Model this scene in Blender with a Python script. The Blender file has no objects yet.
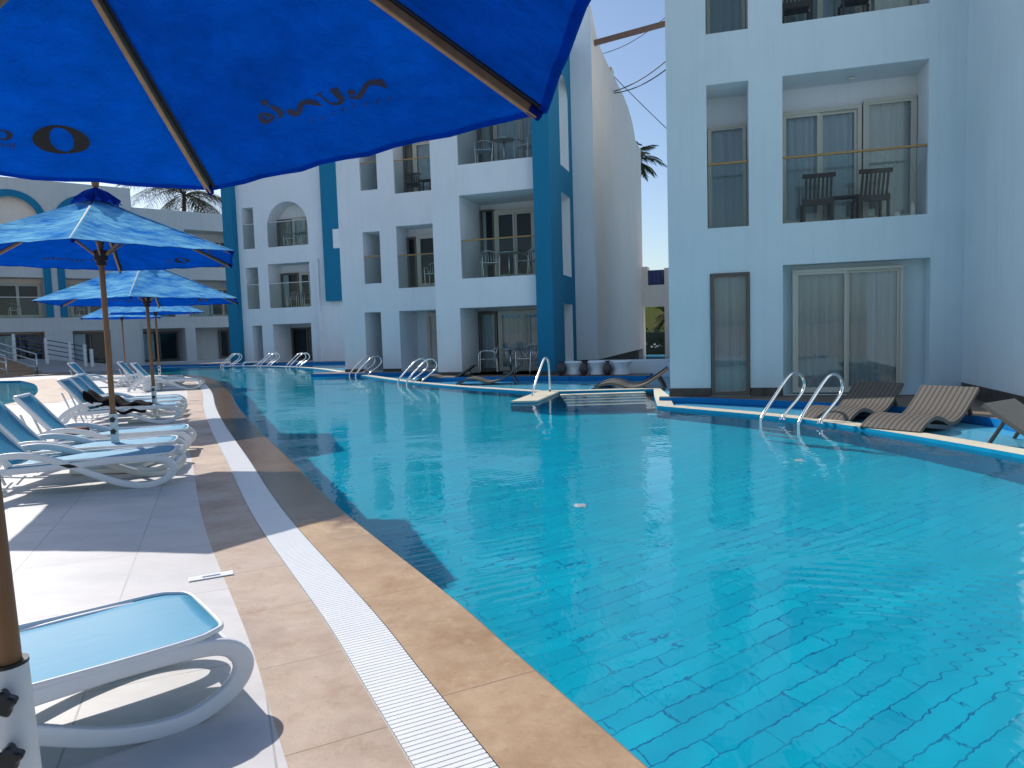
import bpy, bmesh, math, random
from mathutils import Vector, Matrix
random.seed(7)
rad = math.radians
S = bpy.context.scene
COL = S.collection

# ------------------------------------------------------------------ camera
CH = 1.25
F_PX, PITCH, ROLL = 704.15, 0.07449, -0.03119
Fv = Vector((0, math.cos(PITCH), -math.sin(PITCH)))
Uv = Vector((0, math.sin(PITCH), math.cos(PITCH)))
Rv = Vector((1, 0, 0))
R2 = Rv * math.cos(ROLL) + Uv * math.sin(ROLL)
U2 = Uv * math.cos(ROLL) - Rv * math.sin(ROLL)
cam = bpy.data.cameras.new('camera')
cam.sensor_width = 36.0
cam.lens = F_PX * 36.0 / 1024.0
cam.clip_start, cam.clip_end = 0.05, 6000
cam_o = bpy.data.objects.new('camera', cam)
COL.objects.link(cam_o)
m = Matrix.Identity(4)
for i in range(3):
    m[i][0], m[i][1], m[i][2] = R2[i], U2[i], -Fv[i]
m[0][3], m[1][3], m[2][3] = 0, 0, CH
cam_o.matrix_world = m
S.camera = cam_o

# ------------------------------------------------------------------ sky, sun, exposure
SUN_EL = rad(42)
SUN_DIR = Vector((-0.713 * math.cos(SUN_EL), 0.701 * math.cos(SUN_EL), math.sin(SUN_EL)))   # towards the sun
W = bpy.data.worlds.new('World'); S.world = W; W.use_nodes = True
wn = W.node_tree.nodes; wl = W.node_tree.links
sky = wn.new('ShaderNodeTexSky'); sky.sky_type = 'NISHITA'; sky.sun_disc = False
sky.sun_elevation = SUN_EL; sky.sun_rotation = math.atan2(SUN_DIR.x, SUN_DIR.y)
sky.air_density = 1.0; sky.dust_density = 1.0; sky.ozone_density = 2.6; sky.altitude = 0
wn['Background'].inputs['Strength'].default_value = 0.135
wl.new(sky.outputs[0], wn['Background'].inputs['Color'])
sun = bpy.data.lights.new('sun', 'SUN'); sun.energy = 4.3; sun.angle = rad(0.5); sun.color = (1.0, 0.955, 0.90)
sun_o = bpy.data.objects.new('sun', sun); COL.objects.link(sun_o)
sun_o.rotation_euler = SUN_DIR.to_track_quat('Z', 'Y').to_euler()
S.view_settings.view_transform = 'Standard'; S.view_settings.look = 'None'
S.view_settings.gamma = 1; S.view_settings.use_curve_mapping = False
S.view_settings.exposure = 0.1
S.cycles.use_denoising = True
S.cycles.max_bounces = 10; S.cycles.diffuse_bounces = 4; S.cycles.glossy_bounces = 4
S.cycles.transmission_bounces = 8; S.cycles.transparent_max_bounces = 16
S.cycles.caustics_reflective = False
S.cycles.sample_clamp_indirect = 6

# ------------------------------------------------------------------ helpers
def ray(px, py):
    return Fv + R2 * ((px - 512) / F_PX) - U2 * ((py - 384) / F_PX)
def gp(px, py, z=0.0):
    d = ray(px, py); t = (z - CH) / d.z
    return Vector((d.x * t, d.y * t, z))

def new_obj(name, mesh, parent=None, loc=None, rotz=None):
    o = bpy.data.objects.new(name, mesh); COL.objects.link(o)
    if parent: o.parent = parent
    if loc is not None: o.location = loc
    if rotz is not None: o.rotation_euler = (0, 0, rotz)
    return o
def tag(o, label, cat, group=None):
    o['label'] = label; o['category'] = cat
    if group: o['group'] = group
    return o
def thing(name, label, cat, loc=(0, 0, 0), rotz=0.0, group=None):
    return tag(new_obj(name, None, None, loc, rotz), label, cat, group)
def struct(o, kind='structure'):
    o['kind'] = kind; return o

def bm_obj(name, bm, mats, parent=None, smooth=False, loc=None, rotz=None, angle=None):
    me = bpy.data.meshes.new(name)
    bm.normal_update(); bm.to_mesh(me); bm.free()
    if not isinstance(mats, (list, tuple)): mats = [mats]
    for mm in mats: me.materials.append(mm)
    if smooth:
        for p in me.polygons: p.use_smooth = True
        if angle:
            me.set_sharp_from_angle(angle=rad(angle))
    return new_obj(name, me, parent, loc, rotz)

def quad(bm, a, b, c, d, mi=0):
    f = bm.faces.new([bm.verts.new(v) for v in (a, b, c, d)]); f.material_index = mi; return f
def box(bm, x0, x1, y0, y1, z0, z1, mi=0, bev=0.0, mat=None):
    r = bmesh.ops.create_cube(bm, size=1.0)
    vs = r['verts']
    bmesh.ops.scale(bm, vec=(abs(x1 - x0), abs(y1 - y0), abs(z1 - z0)), verts=vs)
    bmesh.ops.translate(bm, vec=((x0 + x1) / 2, (y0 + y1) / 2, (z0 + z1) / 2), verts=vs)
    fs = set(f for v in vs for f in v.link_faces)
    for f in fs: f.material_index = mi
    if bev > 0:
        es = list(set(e for v in vs for e in v.link_edges))
        rr = bmesh.ops.bevel(bm, geom=es, offset=bev, segments=2, affect='EDGES', profile=0.5)
        vs = list(set(v for f in rr['faces'] for v in f.verts) | set(v for v in vs if v.is_valid))
        for f in rr['faces']: f.material_index = mi
    if mat is not None:
        bmesh.ops.transform(bm, matrix=mat, verts=[v for v in vs if v.is_valid])
    return vs
def frame_at(p, q):
    d = (Vector(q) - Vector(p)); L = d.length
    rot = d.to_track_quat('Z', 'Y').to_matrix().to_4x4()
    return Matrix.Translation(Vector(p)) @ rot, L
def bar(bm, p, q, w, h, mi=0, bev=0.0):
    mt, L = frame_at(p, q)
    box(bm, -w / 2, w / 2, -h / 2, h / 2, 0, L, mi, bev, mt)
def smooth_path(pts, n=6, closed=False):
    P = [Vector(p) for p in pts]; out = []
    N = len(P)
    rng = range(N if closed else N - 1)
    for i in rng:
        p1, p2 = P[i], P[(i + 1) % N]
        p0 = P[i - 1] if (i > 0 or closed) else p1 * 2 - p2
        p3 = P[(i + 2) % N] if (i + 2 < N or closed) else p2 * 2 - p1
        for k in range(n):
            t = k / n
            out.append(0.5 * ((2 * p1) + (p2 - p0) * t + (2 * p0 - 5 * p1 + 4 * p2 - p3) * t * t + (3 * p1 - p0 - 3 * p2 + p3) * t ** 3))
    if not closed: out.append(P[-1].copy())
    return out
def sweep(bm, path, prof, up=None, closed=False, mi=0, caps=True, scale=None):
    """sweep a closed 2D profile [(a,b)] along a path; up fixes the frame."""
    path = [Vector(p) for p in path]; n = len(path); rings = []
    prev = None
    for i, p in enumerate(path):
        a = path[i - 1] if (i > 0 or closed) else path[i]
        b = path[(i + 1) % n] if (i < n - 1 or closed) else path[i]
        t = (b - a).normalized()
        if up is not None:
            s = Vector(up)
            x = t.cross(s)
            if x.length < 1e-5: x = prev if prev else t.orthogonal()
            x.normalize(); y = x.cross(t).normalized()
        else:
            if prev is None: x = t.orthogonal().normalized()
            else:
                x = prev - t * prev.dot(t); x.normalize()
            y = t.cross(x)
        prev = x
        k = scale[i] if scale else 1.0
        rings.append([bm.verts.new(p + x * (q[0] * k) + y * (q[1] * k)) for q in prof])
    m_ = len(prof)
    for i in range(n if closed else n - 1):
        A, B = rings[i], rings[(i + 1) % n]
        for j in range(m_):
            f = bm.faces.new((A[j], A[(j + 1) % m_], B[(j + 1) % m_], B[j])); f.material_index = mi
    if caps and not closed:
        f = bm.faces.new(rings[0][::-1]); f.material_index = mi
        f = bm.faces.new(rings[-1]); f.material_index = mi
    return rings
def circ(r, n=10): return [(r * math.cos(2 * math.pi * i / n), r * math.sin(2 * math.pi * i / n)) for i in range(n)]
def rrect(w, h, r=0.008, n=3):
    out = []
    for cx, cy, a0 in ((w / 2 - r, h / 2 - r, 0), (-w / 2 + r, h / 2 - r, 90), (-w / 2 + r, -h / 2 + r, 180), (w / 2 - r, -h / 2 + r, 270)):
        for k in range(n):
            a = rad(a0 + 90 * k / (n - 1)); out.append((cx + r * math.cos(a), cy + r * math.sin(a)))
    return out
def lathe(bm, prof, n=24, center=(0, 0, 0), mi=0):
    c = Vector(center); rings = []
    for r, z in prof:
        rings.append([bm.verts.new(c + Vector((r * math.cos(2 * math.pi * i / n), r * math.sin(2 * math.pi * i / n), z))) for i in range(n)])
    for A, B in zip(rings, rings[1:]):
        for j in range(n):
            f = bm.faces.new((A[j], A[(j + 1) % n], B[(j + 1) % n], B[j])); f.material_index = mi
    f = bm.faces.new(rings[0][::-1]); f.material_index = mi
    f = bm.faces.new(rings[-1]); f.material_index = mi
def dup(o, loc, rotz, label=None, group=None):
    c = o.copy(); COL.objects.link(c); c.location = loc; c.rotation_euler = (0, 0, rotz)
    if label: c['label'] = label
    if group: c['group'] = group
    def rec(src, dst):
        for ch in list(src.children):
            d = ch.copy(); COL.objects.link(d); d.parent = dst; rec(ch, d)
    rec(o, c)
    return c

# ------------------------------------------------------------------ materials
def base_mat(name):
    mt = bpy.data.materials.new(name); mt.use_nodes = True
    nt = mt.node_tree
    return mt, nt, nt.nodes['Principled BSDF']
def N(nt, typ, **kw):
    n = nt.nodes.new(typ)
    for k, v in kw.items():
        if k in n.inputs: n.inputs[k].default_value = v
        else: setattr(n, k, v)
    return n
def mixc(nt, fac, a, b, blend='MIX'):
    n = nt.nodes.new('ShaderNodeMix'); n.data_type = 'RGBA'; n.blend_type = blend
    for sock, v in ((n.inputs[0], fac), (n.inputs[6], a), (n.inputs[7], b)):
        if hasattr(v, 'is_output'): nt.links.new(v, sock)
        elif isinstance(v, (tuple, list)): sock.default_value = (*v[:3], 1)
        else: sock.default_value = v
    return n.outputs[2]
def ramp(nt, src, p0, p1, c0=(0, 0, 0), c1=(1, 1, 1)):
    r = nt.nodes.new('ShaderNodeValToRGB'); e = r.color_ramp.elements
    e[0].position, e[1].position = p0, p1; e[0].color = (*c0, 1); e[1].color = (*c1, 1)
    nt.links.new(src, r.inputs[0]); return r.outputs[0]
def coords(nt, kind='Object', scale=(1, 1, 1), rotz=0.0, loc=(0, 0, 0)):
    tc = nt.nodes.new('ShaderNodeTexCoord'); mp = nt.nodes.new('ShaderNodeMapping')
    mp.inputs['Scale'].default_value = scale; mp.inputs['Rotation'].default_value = (0, 0, rotz); mp.inputs['Location'].default_value = loc
    nt.links.new(tc.outputs[kind], mp.inputs[0]); return mp.outputs[0]
def noise(nt, vec, scale, detail=4, rough=0.55):
    n = N(nt, 'ShaderNodeTexNoise'); n.inputs['Scale'].default_value = scale
    n.inputs['Detail'].default_value = detail; n.inputs['Roughness'].default_value = rough
    nt.links.new(vec, n.inputs['Vector']); return n.outputs['Fac']
def bump(nt, h, strength, dist=0.01):
    b = N(nt, 'ShaderNodeBump'); b.inputs['Strength'].default_value = strength; b.inputs['Distance'].default_value = dist
    nt.links.new(h, b.inputs['Height']); return b.outputs['Normal']

def simple(name, col, rough=0.5, metal=0.0, var=0.0, vscale=3.0, bstr=0.0, bscale=60.0, spec=0.5, dark=0.6, kind='Object'):
    mt, nt, p = base_mat(name)
    p.inputs['Roughness'].default_value = rough; p.inputs['Metallic'].default_value = metal
    p.inputs['Specular IOR Level'].default_value = spec
    p.inputs['Base Color'].default_value = (*col, 1)
    if var or bstr: v = coords(nt, kind)
    if var:
        f = ramp(nt, noise(nt, v, vscale, 6, 0.62), 0.35, 0.68)
        fac = N(nt, 'ShaderNodeMath', operation='MULTIPLY'); nt.links.new(f, fac.inputs[0]); fac.inputs[1].default_value = var
        nt.links.new(mixc(nt, fac.outputs[0], col, tuple(c * dark for c in col)), p.inputs['Base Color'])
    if bstr:
        nt.links.new(bump(nt, noise(nt, v, bscale, 4), bstr), p.inputs['Normal'])
    return mt

def plaster(name, col, streak=0.12):
    mt, nt, p = base_mat(name)
    p.inputs['Roughness'].default_value = 0.75; p.inputs['Specular IOR Level'].default_value = 0.25
    v = coords(nt, 'Object')
    f1 = ramp(nt, noise(nt, v, 0.7, 6, 0.6), 0.35, 0.7)
    v2 = coords(nt, 'Object', (5.0, 5.0, 0.35))
    f2 = ramp(nt, noise(nt, v2, 1.4, 5, 0.6), 0.5, 0.85)
    c = mixc(nt, f1, col, tuple(k * 0.93 for k in col))
    mul = N(nt, 'ShaderNodeMath', operation='MULTIPLY'); nt.links.new(f2, mul.inputs[0]); mul.inputs[1].default_value = streak * 1.8
    c = mixc(nt, mul.outputs[0], c, tuple(k * s for k, s in zip(col, (0.62, 0.58, 0.52))))
    nt.links.new(c, p.inputs['Base Color'])
    h1 = noise(nt, v, 55, 5, 0.6); h2 = noise(nt, v, 2.2, 4, 0.6)
    hm = N(nt, 'ShaderNodeMath', operation='MULTIPLY_ADD'); nt.links.new(h2, hm.inputs[0]); hm.inputs[1].default_value = 2.5; nt.links.new(h1, hm.inputs[2]); h = hm.outputs[0]
    nt.links.new(bump(nt, h, 0.25, 0.01), p.inputs['Normal'])
    return mt

M = {}
M['wall'] = plaster('white_plaster', (0.79, 0.82, 0.85))
M['wall_warm'] = plaster('cream_and_bounce_plaster', (0.90, 0.75, 0.65), 0.12)  # cream walls; on the long side wall this colour paints in warm bounced light
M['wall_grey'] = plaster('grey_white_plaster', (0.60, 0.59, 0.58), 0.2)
M['wall_pool_bounce'] = plaster('pool_bounce_white_plaster', (0.64, 0.75, 0.79))  # white paint with the pool's blue bounce light put into its colour
M['blue'] = plaster('blue_paint', (0.010, 0.19, 0.34), 0.1)
M['yellow'] = plaster('yellow_plaster', (0.45, 0.30, 0.07), 0.1)
M['alu'] = simple('beige_aluminium', (0.52, 0.50, 0.43), 0.45, 0.0)
M['alu_dark'] = simple('window_bronze', (0.12, 0.10, 0.085), 0.4)
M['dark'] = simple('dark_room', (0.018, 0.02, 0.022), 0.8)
M['steel'] = simple('polished_steel', (0.78, 0.78, 0.77), 0.12, 1.0)
M['chrome_dull'] = simple('brushed_aluminium', (0.62, 0.62, 0.62), 0.3, 1.0)
M['plastic_white'] = simple('white_resin', (0.78, 0.78, 0.77), 0.35, 0, 0.12, 6, 0.05, 200)
M['white_metal'] = simple('white_painted_metal', (0.72, 0.72, 0.70), 0.4, 0, 0.2, 8)
M['black'] = simple('black_plastic', (0.012, 0.012, 0.013), 0.35)
M['black_cloth'] = simple('black_towel', (0.008, 0.008, 0.009), 0.95, 0, 0, 1, 0.5, 300, 0.1)
M['rail_wood'] = simple('varnished_rail', (0.42, 0.24, 0.08), 0.35, 0, 0.3, 12)
M['dark_wood'] = simple('dark_stained_wood', (0.035, 0.018, 0.012), 0.5, 0, 0.3, 12)
M['maroon'] = simple('maroon_fabric', (0.10, 0.02, 0.02), 0.8)
M['stone_dark'] = simple('dark_marble_base', (0.10, 0.085, 0.075), 0.45, 0, 0.9, 7, 0.2, 40, 0.4, 0.35)
M['stone_brown'] = simple('brown_stone_ledge', (0.20, 0.15, 0.11), 0.55, 0, 0.6, 4, 0.2, 40, 0.4, 0.6)
M['rubble'] = simple('dark_rough_stone', (0.07, 0.055, 0.045), 0.9, 0, 0.7, 5, 0.8, 12)
M['kerb'] = simple('cream_kerb_stone', (0.60, 0.54, 0.42), 0.55, 0, 0.35, 5, 0.2, 60, 0.4, 0.75)
M['steps'] = simple('brown_step_stone', (0.42, 0.28, 0.18), 0.7, 0, 0.5, 4, 0.2, 40)
M['rope'] = simple('navy_rope', (0.05, 0.07, 0.18), 0.8)
M['ramp'] = simple('grey_ramp_paving', (0.42, 0.38, 0.36), 0.7, 0, 0.5, 2.5, 0.2, 40)
M['trunk'] = simple('palm_trunk', (0.10, 0.075, 0.05), 0.9, 0, 0.7, 4, 0.8, 15)
M['frond'] = simple('palm_frond', (0.05, 0.05, 0.015), 0.8, 0, 0.6, 3, spec=0.15)
M['hedge'] = simple('hedge_leaves', (0.010, 0.022, 0.008), 0.7, 0, 0.6, 4)
M['flower'] = simple('white_petals', (0.75, 0.7, 0.68), 0.8)
M['cable'] = simple('grey_cable', (0.10, 0.10, 0.11), 0.6)
M['terracotta'] = simple('dark_clay', (0.05, 0.04, 0.045), 0.5)
M['bird'] = simple('pigeon_feathers', (0.03, 0.03, 0.04), 0.7)
M['ground'] = simple('sandy_ground', (0.45, 0.37, 0.28), 0.95, 0, 0.5, 0.3, 0.3, 4)
M['print'] = simple('navy_print', (0.002, 0.010, 0.055), 0.7)
M['print_dark'] = simple('black_print', (0.003, 0.003, 0.006), 0.7)
M['letter_red'] = simple('red_print', (0.6, 0.06, 0.04), 0.7)
M['cushion'] = simple('teal_screen', (0.02, 0.20, 0.32), 0.6)

def wood(name, c1, c2):
    mt, nt, p = base_mat(name); p.inputs['Roughness'].default_value = 0.45
    v = coords(nt, 'Object', (14, 14, 1.2))
    f = ramp(nt, noise(nt, v, 2.2, 6, 0.6), 0.3, 0.72)
    nt.links.new(mixc(nt, f, c1, c2), p.inputs['Base Color'])
    nt.links.new(bump(nt, f, 0.15, 0.003), p.inputs['Normal'])
    return mt
M['wood'] = wood('varnished_wood', (0.30, 0.135, 0.05), (0.19, 0.075, 0.025))
M['rib_wood'] = wood('pale_rib_wood', (0.42, 0.25, 0.12), (0.30, 0.16, 0.07))
M['beam_wood'] = wood('weathered_beam', (0.24, 0.13, 0.09), (0.13, 0.07, 0.05))
M['rib_dark'] = simple('dark_rib_sleeve', (0.006, 0.008, 0.02), 0.6)

def glass_mat(name, tint=(0.85, 0.93, 0.95), trans=0.92, rough=0.0, ior=1.5, gain=1.4):
    mt = bpy.data.materials.new(name); mt.use_nodes = True; nt = mt.node_tree; nt.nodes.clear()
    out = nt.nodes.new('ShaderNodeOutputMaterial')
    t = nt.nodes.new('ShaderNodeBsdfTransparent'); t.inputs[0].default_value = (*[c * trans for c in tint], 1)
    g = nt.nodes.new('ShaderNodeBsdfGlossy'); g.inputs['Roughness'].default_value = rough; g.inputs[0].default_value = (1, 1, 1, 1)
    fr = nt.nodes.new('ShaderNodeFresnel'); fr.inputs[0].default_value = ior
    ad = nt.nodes.new('ShaderNodeMath'); ad.operation = 'MULTIPLY_ADD'; ad.inputs[1].default_value = gain; ad.inputs[2].default_value = 0.0
    ad.use_clamp = True
    nt.links.new(fr.outputs[0], ad.inputs[0])
    mx = nt.nodes.new('ShaderNodeMixShader')
    nt.links.new(ad.outputs[0], mx.inputs[0]); nt.links.new(t.outputs[0], mx.inputs[1]); nt.links.new(g.outputs[0], mx.inputs[2])
    nt.links.new(mx.outputs[0], out.inputs[0])
    return mt
M['pane'] = glass_mat('window_glass', (0.74, 0.84, 0.87), 0.95, 0.0, 1.5, 0.55)
M['pane_bright'] = glass_mat('reflective_window_glass', (0.74, 0.84, 0.87), 0.95, 0.0, 1.5, 1.7)
M['rail_glass'] = glass_mat('balustrade_glass', (0.95, 0.98, 0.97), 0.97, 0.0, 1.35, 0.5)

def curtain_mat():
    mt, nt, p = base_mat('sheer_curtain'); p.inputs['Roughness'].default_value = 0.9
    v = coords(nt, 'Object', (9, 9, 0.5))
    f = noise(nt, v, 2.0, 3)
    nt.links.new(mixc(nt, f, (0.86, 0.87, 0.86), (0.62, 0.64, 0.64)), p.inputs['Base Color'])
    return mt
M['curtain'] = curtain_mat()
M['curtain_tan'] = simple('tan_curtain', (0.46, 0.40, 0.29), 0.9, 0, 0.4, 6)

def tile_deck():
    mt, nt, p = base_mat('pale_marble_deck')
    ang = -rad(22.6)
    v = coords(nt, 'Object', (1, 1, 1), ang, (0.51, -0.17, 0))
    b = N(nt, 'ShaderNodeTexBrick'); b.offset = 0.0; b.squash = 1.0
    b.inputs['Scale'].default_value = 1.0; b.inputs['Brick Width'].default_value = 0.60; b.inputs['Row Height'].default_value = 0.90
    b.inputs['Mortar Size'].default_value = 0.004; b.inputs['Mortar Smooth'].default_value = 0.2; b.inputs['Bias'].default_value = 0
    b.inputs['Color1'].default_value = (0.60, 0.575, 0.555, 1); b.inputs['Color2'].default_value = (0.54, 0.515, 0.50, 1)
    b.inputs['Mortar'].default_value = (0.30, 0.28, 0.26, 1)
    nt.links.new(v, b.inputs['Vector'])
    v2 = coords(nt, 'Object', (1, 2.2, 1), ang + 0.5)
    f = ramp(nt, noise(nt, v2, 2.2, 8, 0.68), 0.42, 0.72)
    c = mixc(nt, f, b.outputs['Color'], (0.44, 0.425, 0.41))
    s = ramp(nt, noise(nt, coords(nt), 0.8, 5, 0.6), 0.5, 0.8)
    c = mixc(nt, s, c, (0.54, 0.49, 0.45))
    nt.links.new(c, p.inputs['Base Color'])
    p.inputs['Roughness'].default_value = 0.5
    nt.links.new(bump(nt, b.outputs['Fac'], -0.3, 0.004), p.inputs['Normal'])
    return mt
def sandstone(name, w, c1, c2, c3, offs=0.0, wet=False):
    mt, nt, p = base_mat(name)
    v = coords(nt, 'UV')
    b = N(nt, 'ShaderNodeTexBrick'); b.offset = 0.0
    b.inputs['Scale'].default_value = 1.0; b.inputs['Brick Width'].default_value = w; b.inputs['Row Height'].default_value = 5.0
    b.inputs['Mortar Size'].default_value = 0.003; b.inputs['Bias'].default_value = 0
    b.inputs['Color1'].default_value = (*c1, 1); b.inputs['Color2'].default_value = (*c2, 1)
    b.inputs['Mortar'].default_value = (0.16, 0.11, 0.075, 1)
    mp = N(nt, 'ShaderNodeVectorMath', operation='ADD'); nt.links.new(v, mp.inputs[0]); mp.inputs[1].default_value = (offs, 2.5, 0)
    nt.links.new(mp.outputs[0], b.inputs['Vector'])
    o = coords(nt, 'Object')
    f = ramp(nt, noise(nt, o, 2.4, 9, 0.75), 0.38, 0.66)
    c = mixc(nt, f, b.outputs['Color'], c3)
    f3 = ramp(nt, noise(nt, o, 11.0, 7, 0.7), 0.55, 0.7)
    ml = N(nt, 'ShaderNodeMath', operation='MULTIPLY'); nt.links.new(f3, ml.inputs[0]); ml.inputs[1].default_value = 0.6
    c = mixc(nt, ml.outputs[0], c, (c1[0] * 1.2, c1[1] * 1.3, c1[2] * 1.5))
    f4 = ramp(nt, noise(nt, o, 5.5, 8, 0.75), 0.53, 0.68)
    m4 = N(nt, 'ShaderNodeMath', operation='MULTIPLY'); nt.links.new(f4, m4.inputs[0]); m4.inputs[1].default_value = 0.7
    c = mixc(nt, m4.outputs[0], c, (c3[0] * 0.80, c3[1] * 0.58, c3[2] * 0.42))
    f2 = ramp(nt, noise(nt, o, 26.0, 6, 0.7), 0.56, 0.75)
    mul = N(nt, 'ShaderNodeMath', operation='MULTIPLY'); nt.links.new(f2, mul.inputs[0]); mul.inputs[1].default_value = 0.45
    c = mixc(nt, mul.outputs[0], c, tuple(k * 0.55 for k in c3))
    nt.links.new(c, p.inputs['Base Color'])
    # damp patches are glossier
    nw = noise(nt, o, 1.3, 4, 0.6)
    w_ = ramp(nt, nw, 0.45, 0.62, (0.62, 0.62, 0.62), (0.34, 0.34, 0.34))
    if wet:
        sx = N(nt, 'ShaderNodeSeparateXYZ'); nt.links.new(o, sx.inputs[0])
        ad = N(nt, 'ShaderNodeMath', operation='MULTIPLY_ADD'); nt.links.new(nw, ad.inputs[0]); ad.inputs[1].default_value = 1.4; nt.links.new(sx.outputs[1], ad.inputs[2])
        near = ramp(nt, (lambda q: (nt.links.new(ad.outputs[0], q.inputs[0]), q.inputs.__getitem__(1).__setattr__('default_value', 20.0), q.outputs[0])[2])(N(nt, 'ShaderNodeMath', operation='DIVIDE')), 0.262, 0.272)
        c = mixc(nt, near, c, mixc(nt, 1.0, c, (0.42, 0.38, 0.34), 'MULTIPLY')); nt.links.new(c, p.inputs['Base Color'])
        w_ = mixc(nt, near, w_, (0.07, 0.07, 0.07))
    nt.links.new(w_, p.inputs['Roughness'])
    nt.links.new(bump(nt, noise(nt, o, 90, 5, 0.7), 0.25, 0.004), p.inputs['Normal'])
    return mt
M['deck'] = tile_deck()
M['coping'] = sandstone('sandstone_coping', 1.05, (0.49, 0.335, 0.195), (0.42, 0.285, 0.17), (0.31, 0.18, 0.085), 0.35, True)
M['band'] = sandstone('sandstone_band', 0.62, (0.50, 0.375, 0.275), (0.44, 0.33, 0.25), (0.35, 0.245, 0.17), 0.2)

def pool_tiles(name, c1, c2, mortar, w, h, ang, wob=0.0, kind='Object', size=0.008):
    mt, nt, p = base_mat(name)
    v = coords(nt, kind, (1, 1, 1), ang)
    if wob:
        nv = nt.nodes.new('ShaderNodeTexNoise'); nv.inputs['Scale'].default_value = 2.3; nv.inputs['Detail'].default_value = 3
        nt.links.new(v, nv.inputs['Vector'])
        sb = N(nt, 'ShaderNodeVectorMath', operation='SUBTRACT'); nt.links.new(nv.outputs['Color'], sb.inputs[0]); sb.inputs[1].default_value = (0.5, 0.5, 0.5)
        sc = N(nt, 'ShaderNodeVectorMath', operation='SCALE'); nt.links.new(sb.outputs[0], sc.inputs[0]); sc.inputs['Scale'].default_value = wob
        ad = N(nt, 'ShaderNodeVectorMath', operation='ADD'); nt.links.new(v, ad.inputs[0]); nt.links.new(sc.outputs[0], ad.inputs[1]); v = ad.outputs[0]
    b = N(nt, 'ShaderNodeTexBrick'); b.offset = 0.5
    b.inputs['Scale'].default_value = 1.0; b.inputs['Brick Width'].default_value = w; b.inputs['Row Height'].default_value = h
    b.inputs['Mortar Size'].default_value = size; b.inputs['Mortar Smooth'].default_value = 0.3; b.inputs['Bias'].default_value = 0
    b.inputs['Color1'].default_value = (*c1, 1); b.inputs['Color2'].default_value = (*c2, 1); b.inputs['Mortar'].default_value = (*mortar, 1)
    nt.links.new(v, b.inputs['Vector'])
    f = ramp(nt, noise(nt, coords(nt), 1.1, 5, 0.6), 0.35, 0.7)
    c = mixc(nt, f, b.outputs['Color'], tuple(k * 0.86 for k in c1))
    nt.links.new(c, p.inputs['Base Color']); p.inputs['Roughness'].default_value = 0.5; p.inputs['Specular IOR Level'].default_value = 0.1
    return mt
M['floor_tile'] = pool_tiles('turquoise_floor_tiles', (0.001, 0.58, 0.77), (0.001, 0.45, 0.67), (0.002, 0.17, 0.38), 0.55, 0.12, -rad(30.8), 0.0, 'Object', 0.005)
M['wall_tile'] = pool_tiles('blue_wall_tiles', (0.004, 0.30, 0.50), (0.004, 0.26, 0.45), (0.006, 0.18, 0.34), 0.2, 0.1, 0, 0, 'UV', 0.004)
M['shelf_tile'] = pool_tiles('sky_blue_shelf_tiles', (0.16, 0.58, 0.82), (0.15, 0.54, 0.79), (0.10, 0.42, 0.66), 0.3, 0.3, 0.2, 0.0, 'Object', 0.004)
M['riser'] = pool_tiles('cobalt_riser_tiles', (0.006, 0.20, 0.50), (0.006, 0.17, 0.45), (0.006, 0.12, 0.34), 0.2, 0.1, 0, 0, 'Object', 0.004)

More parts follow.
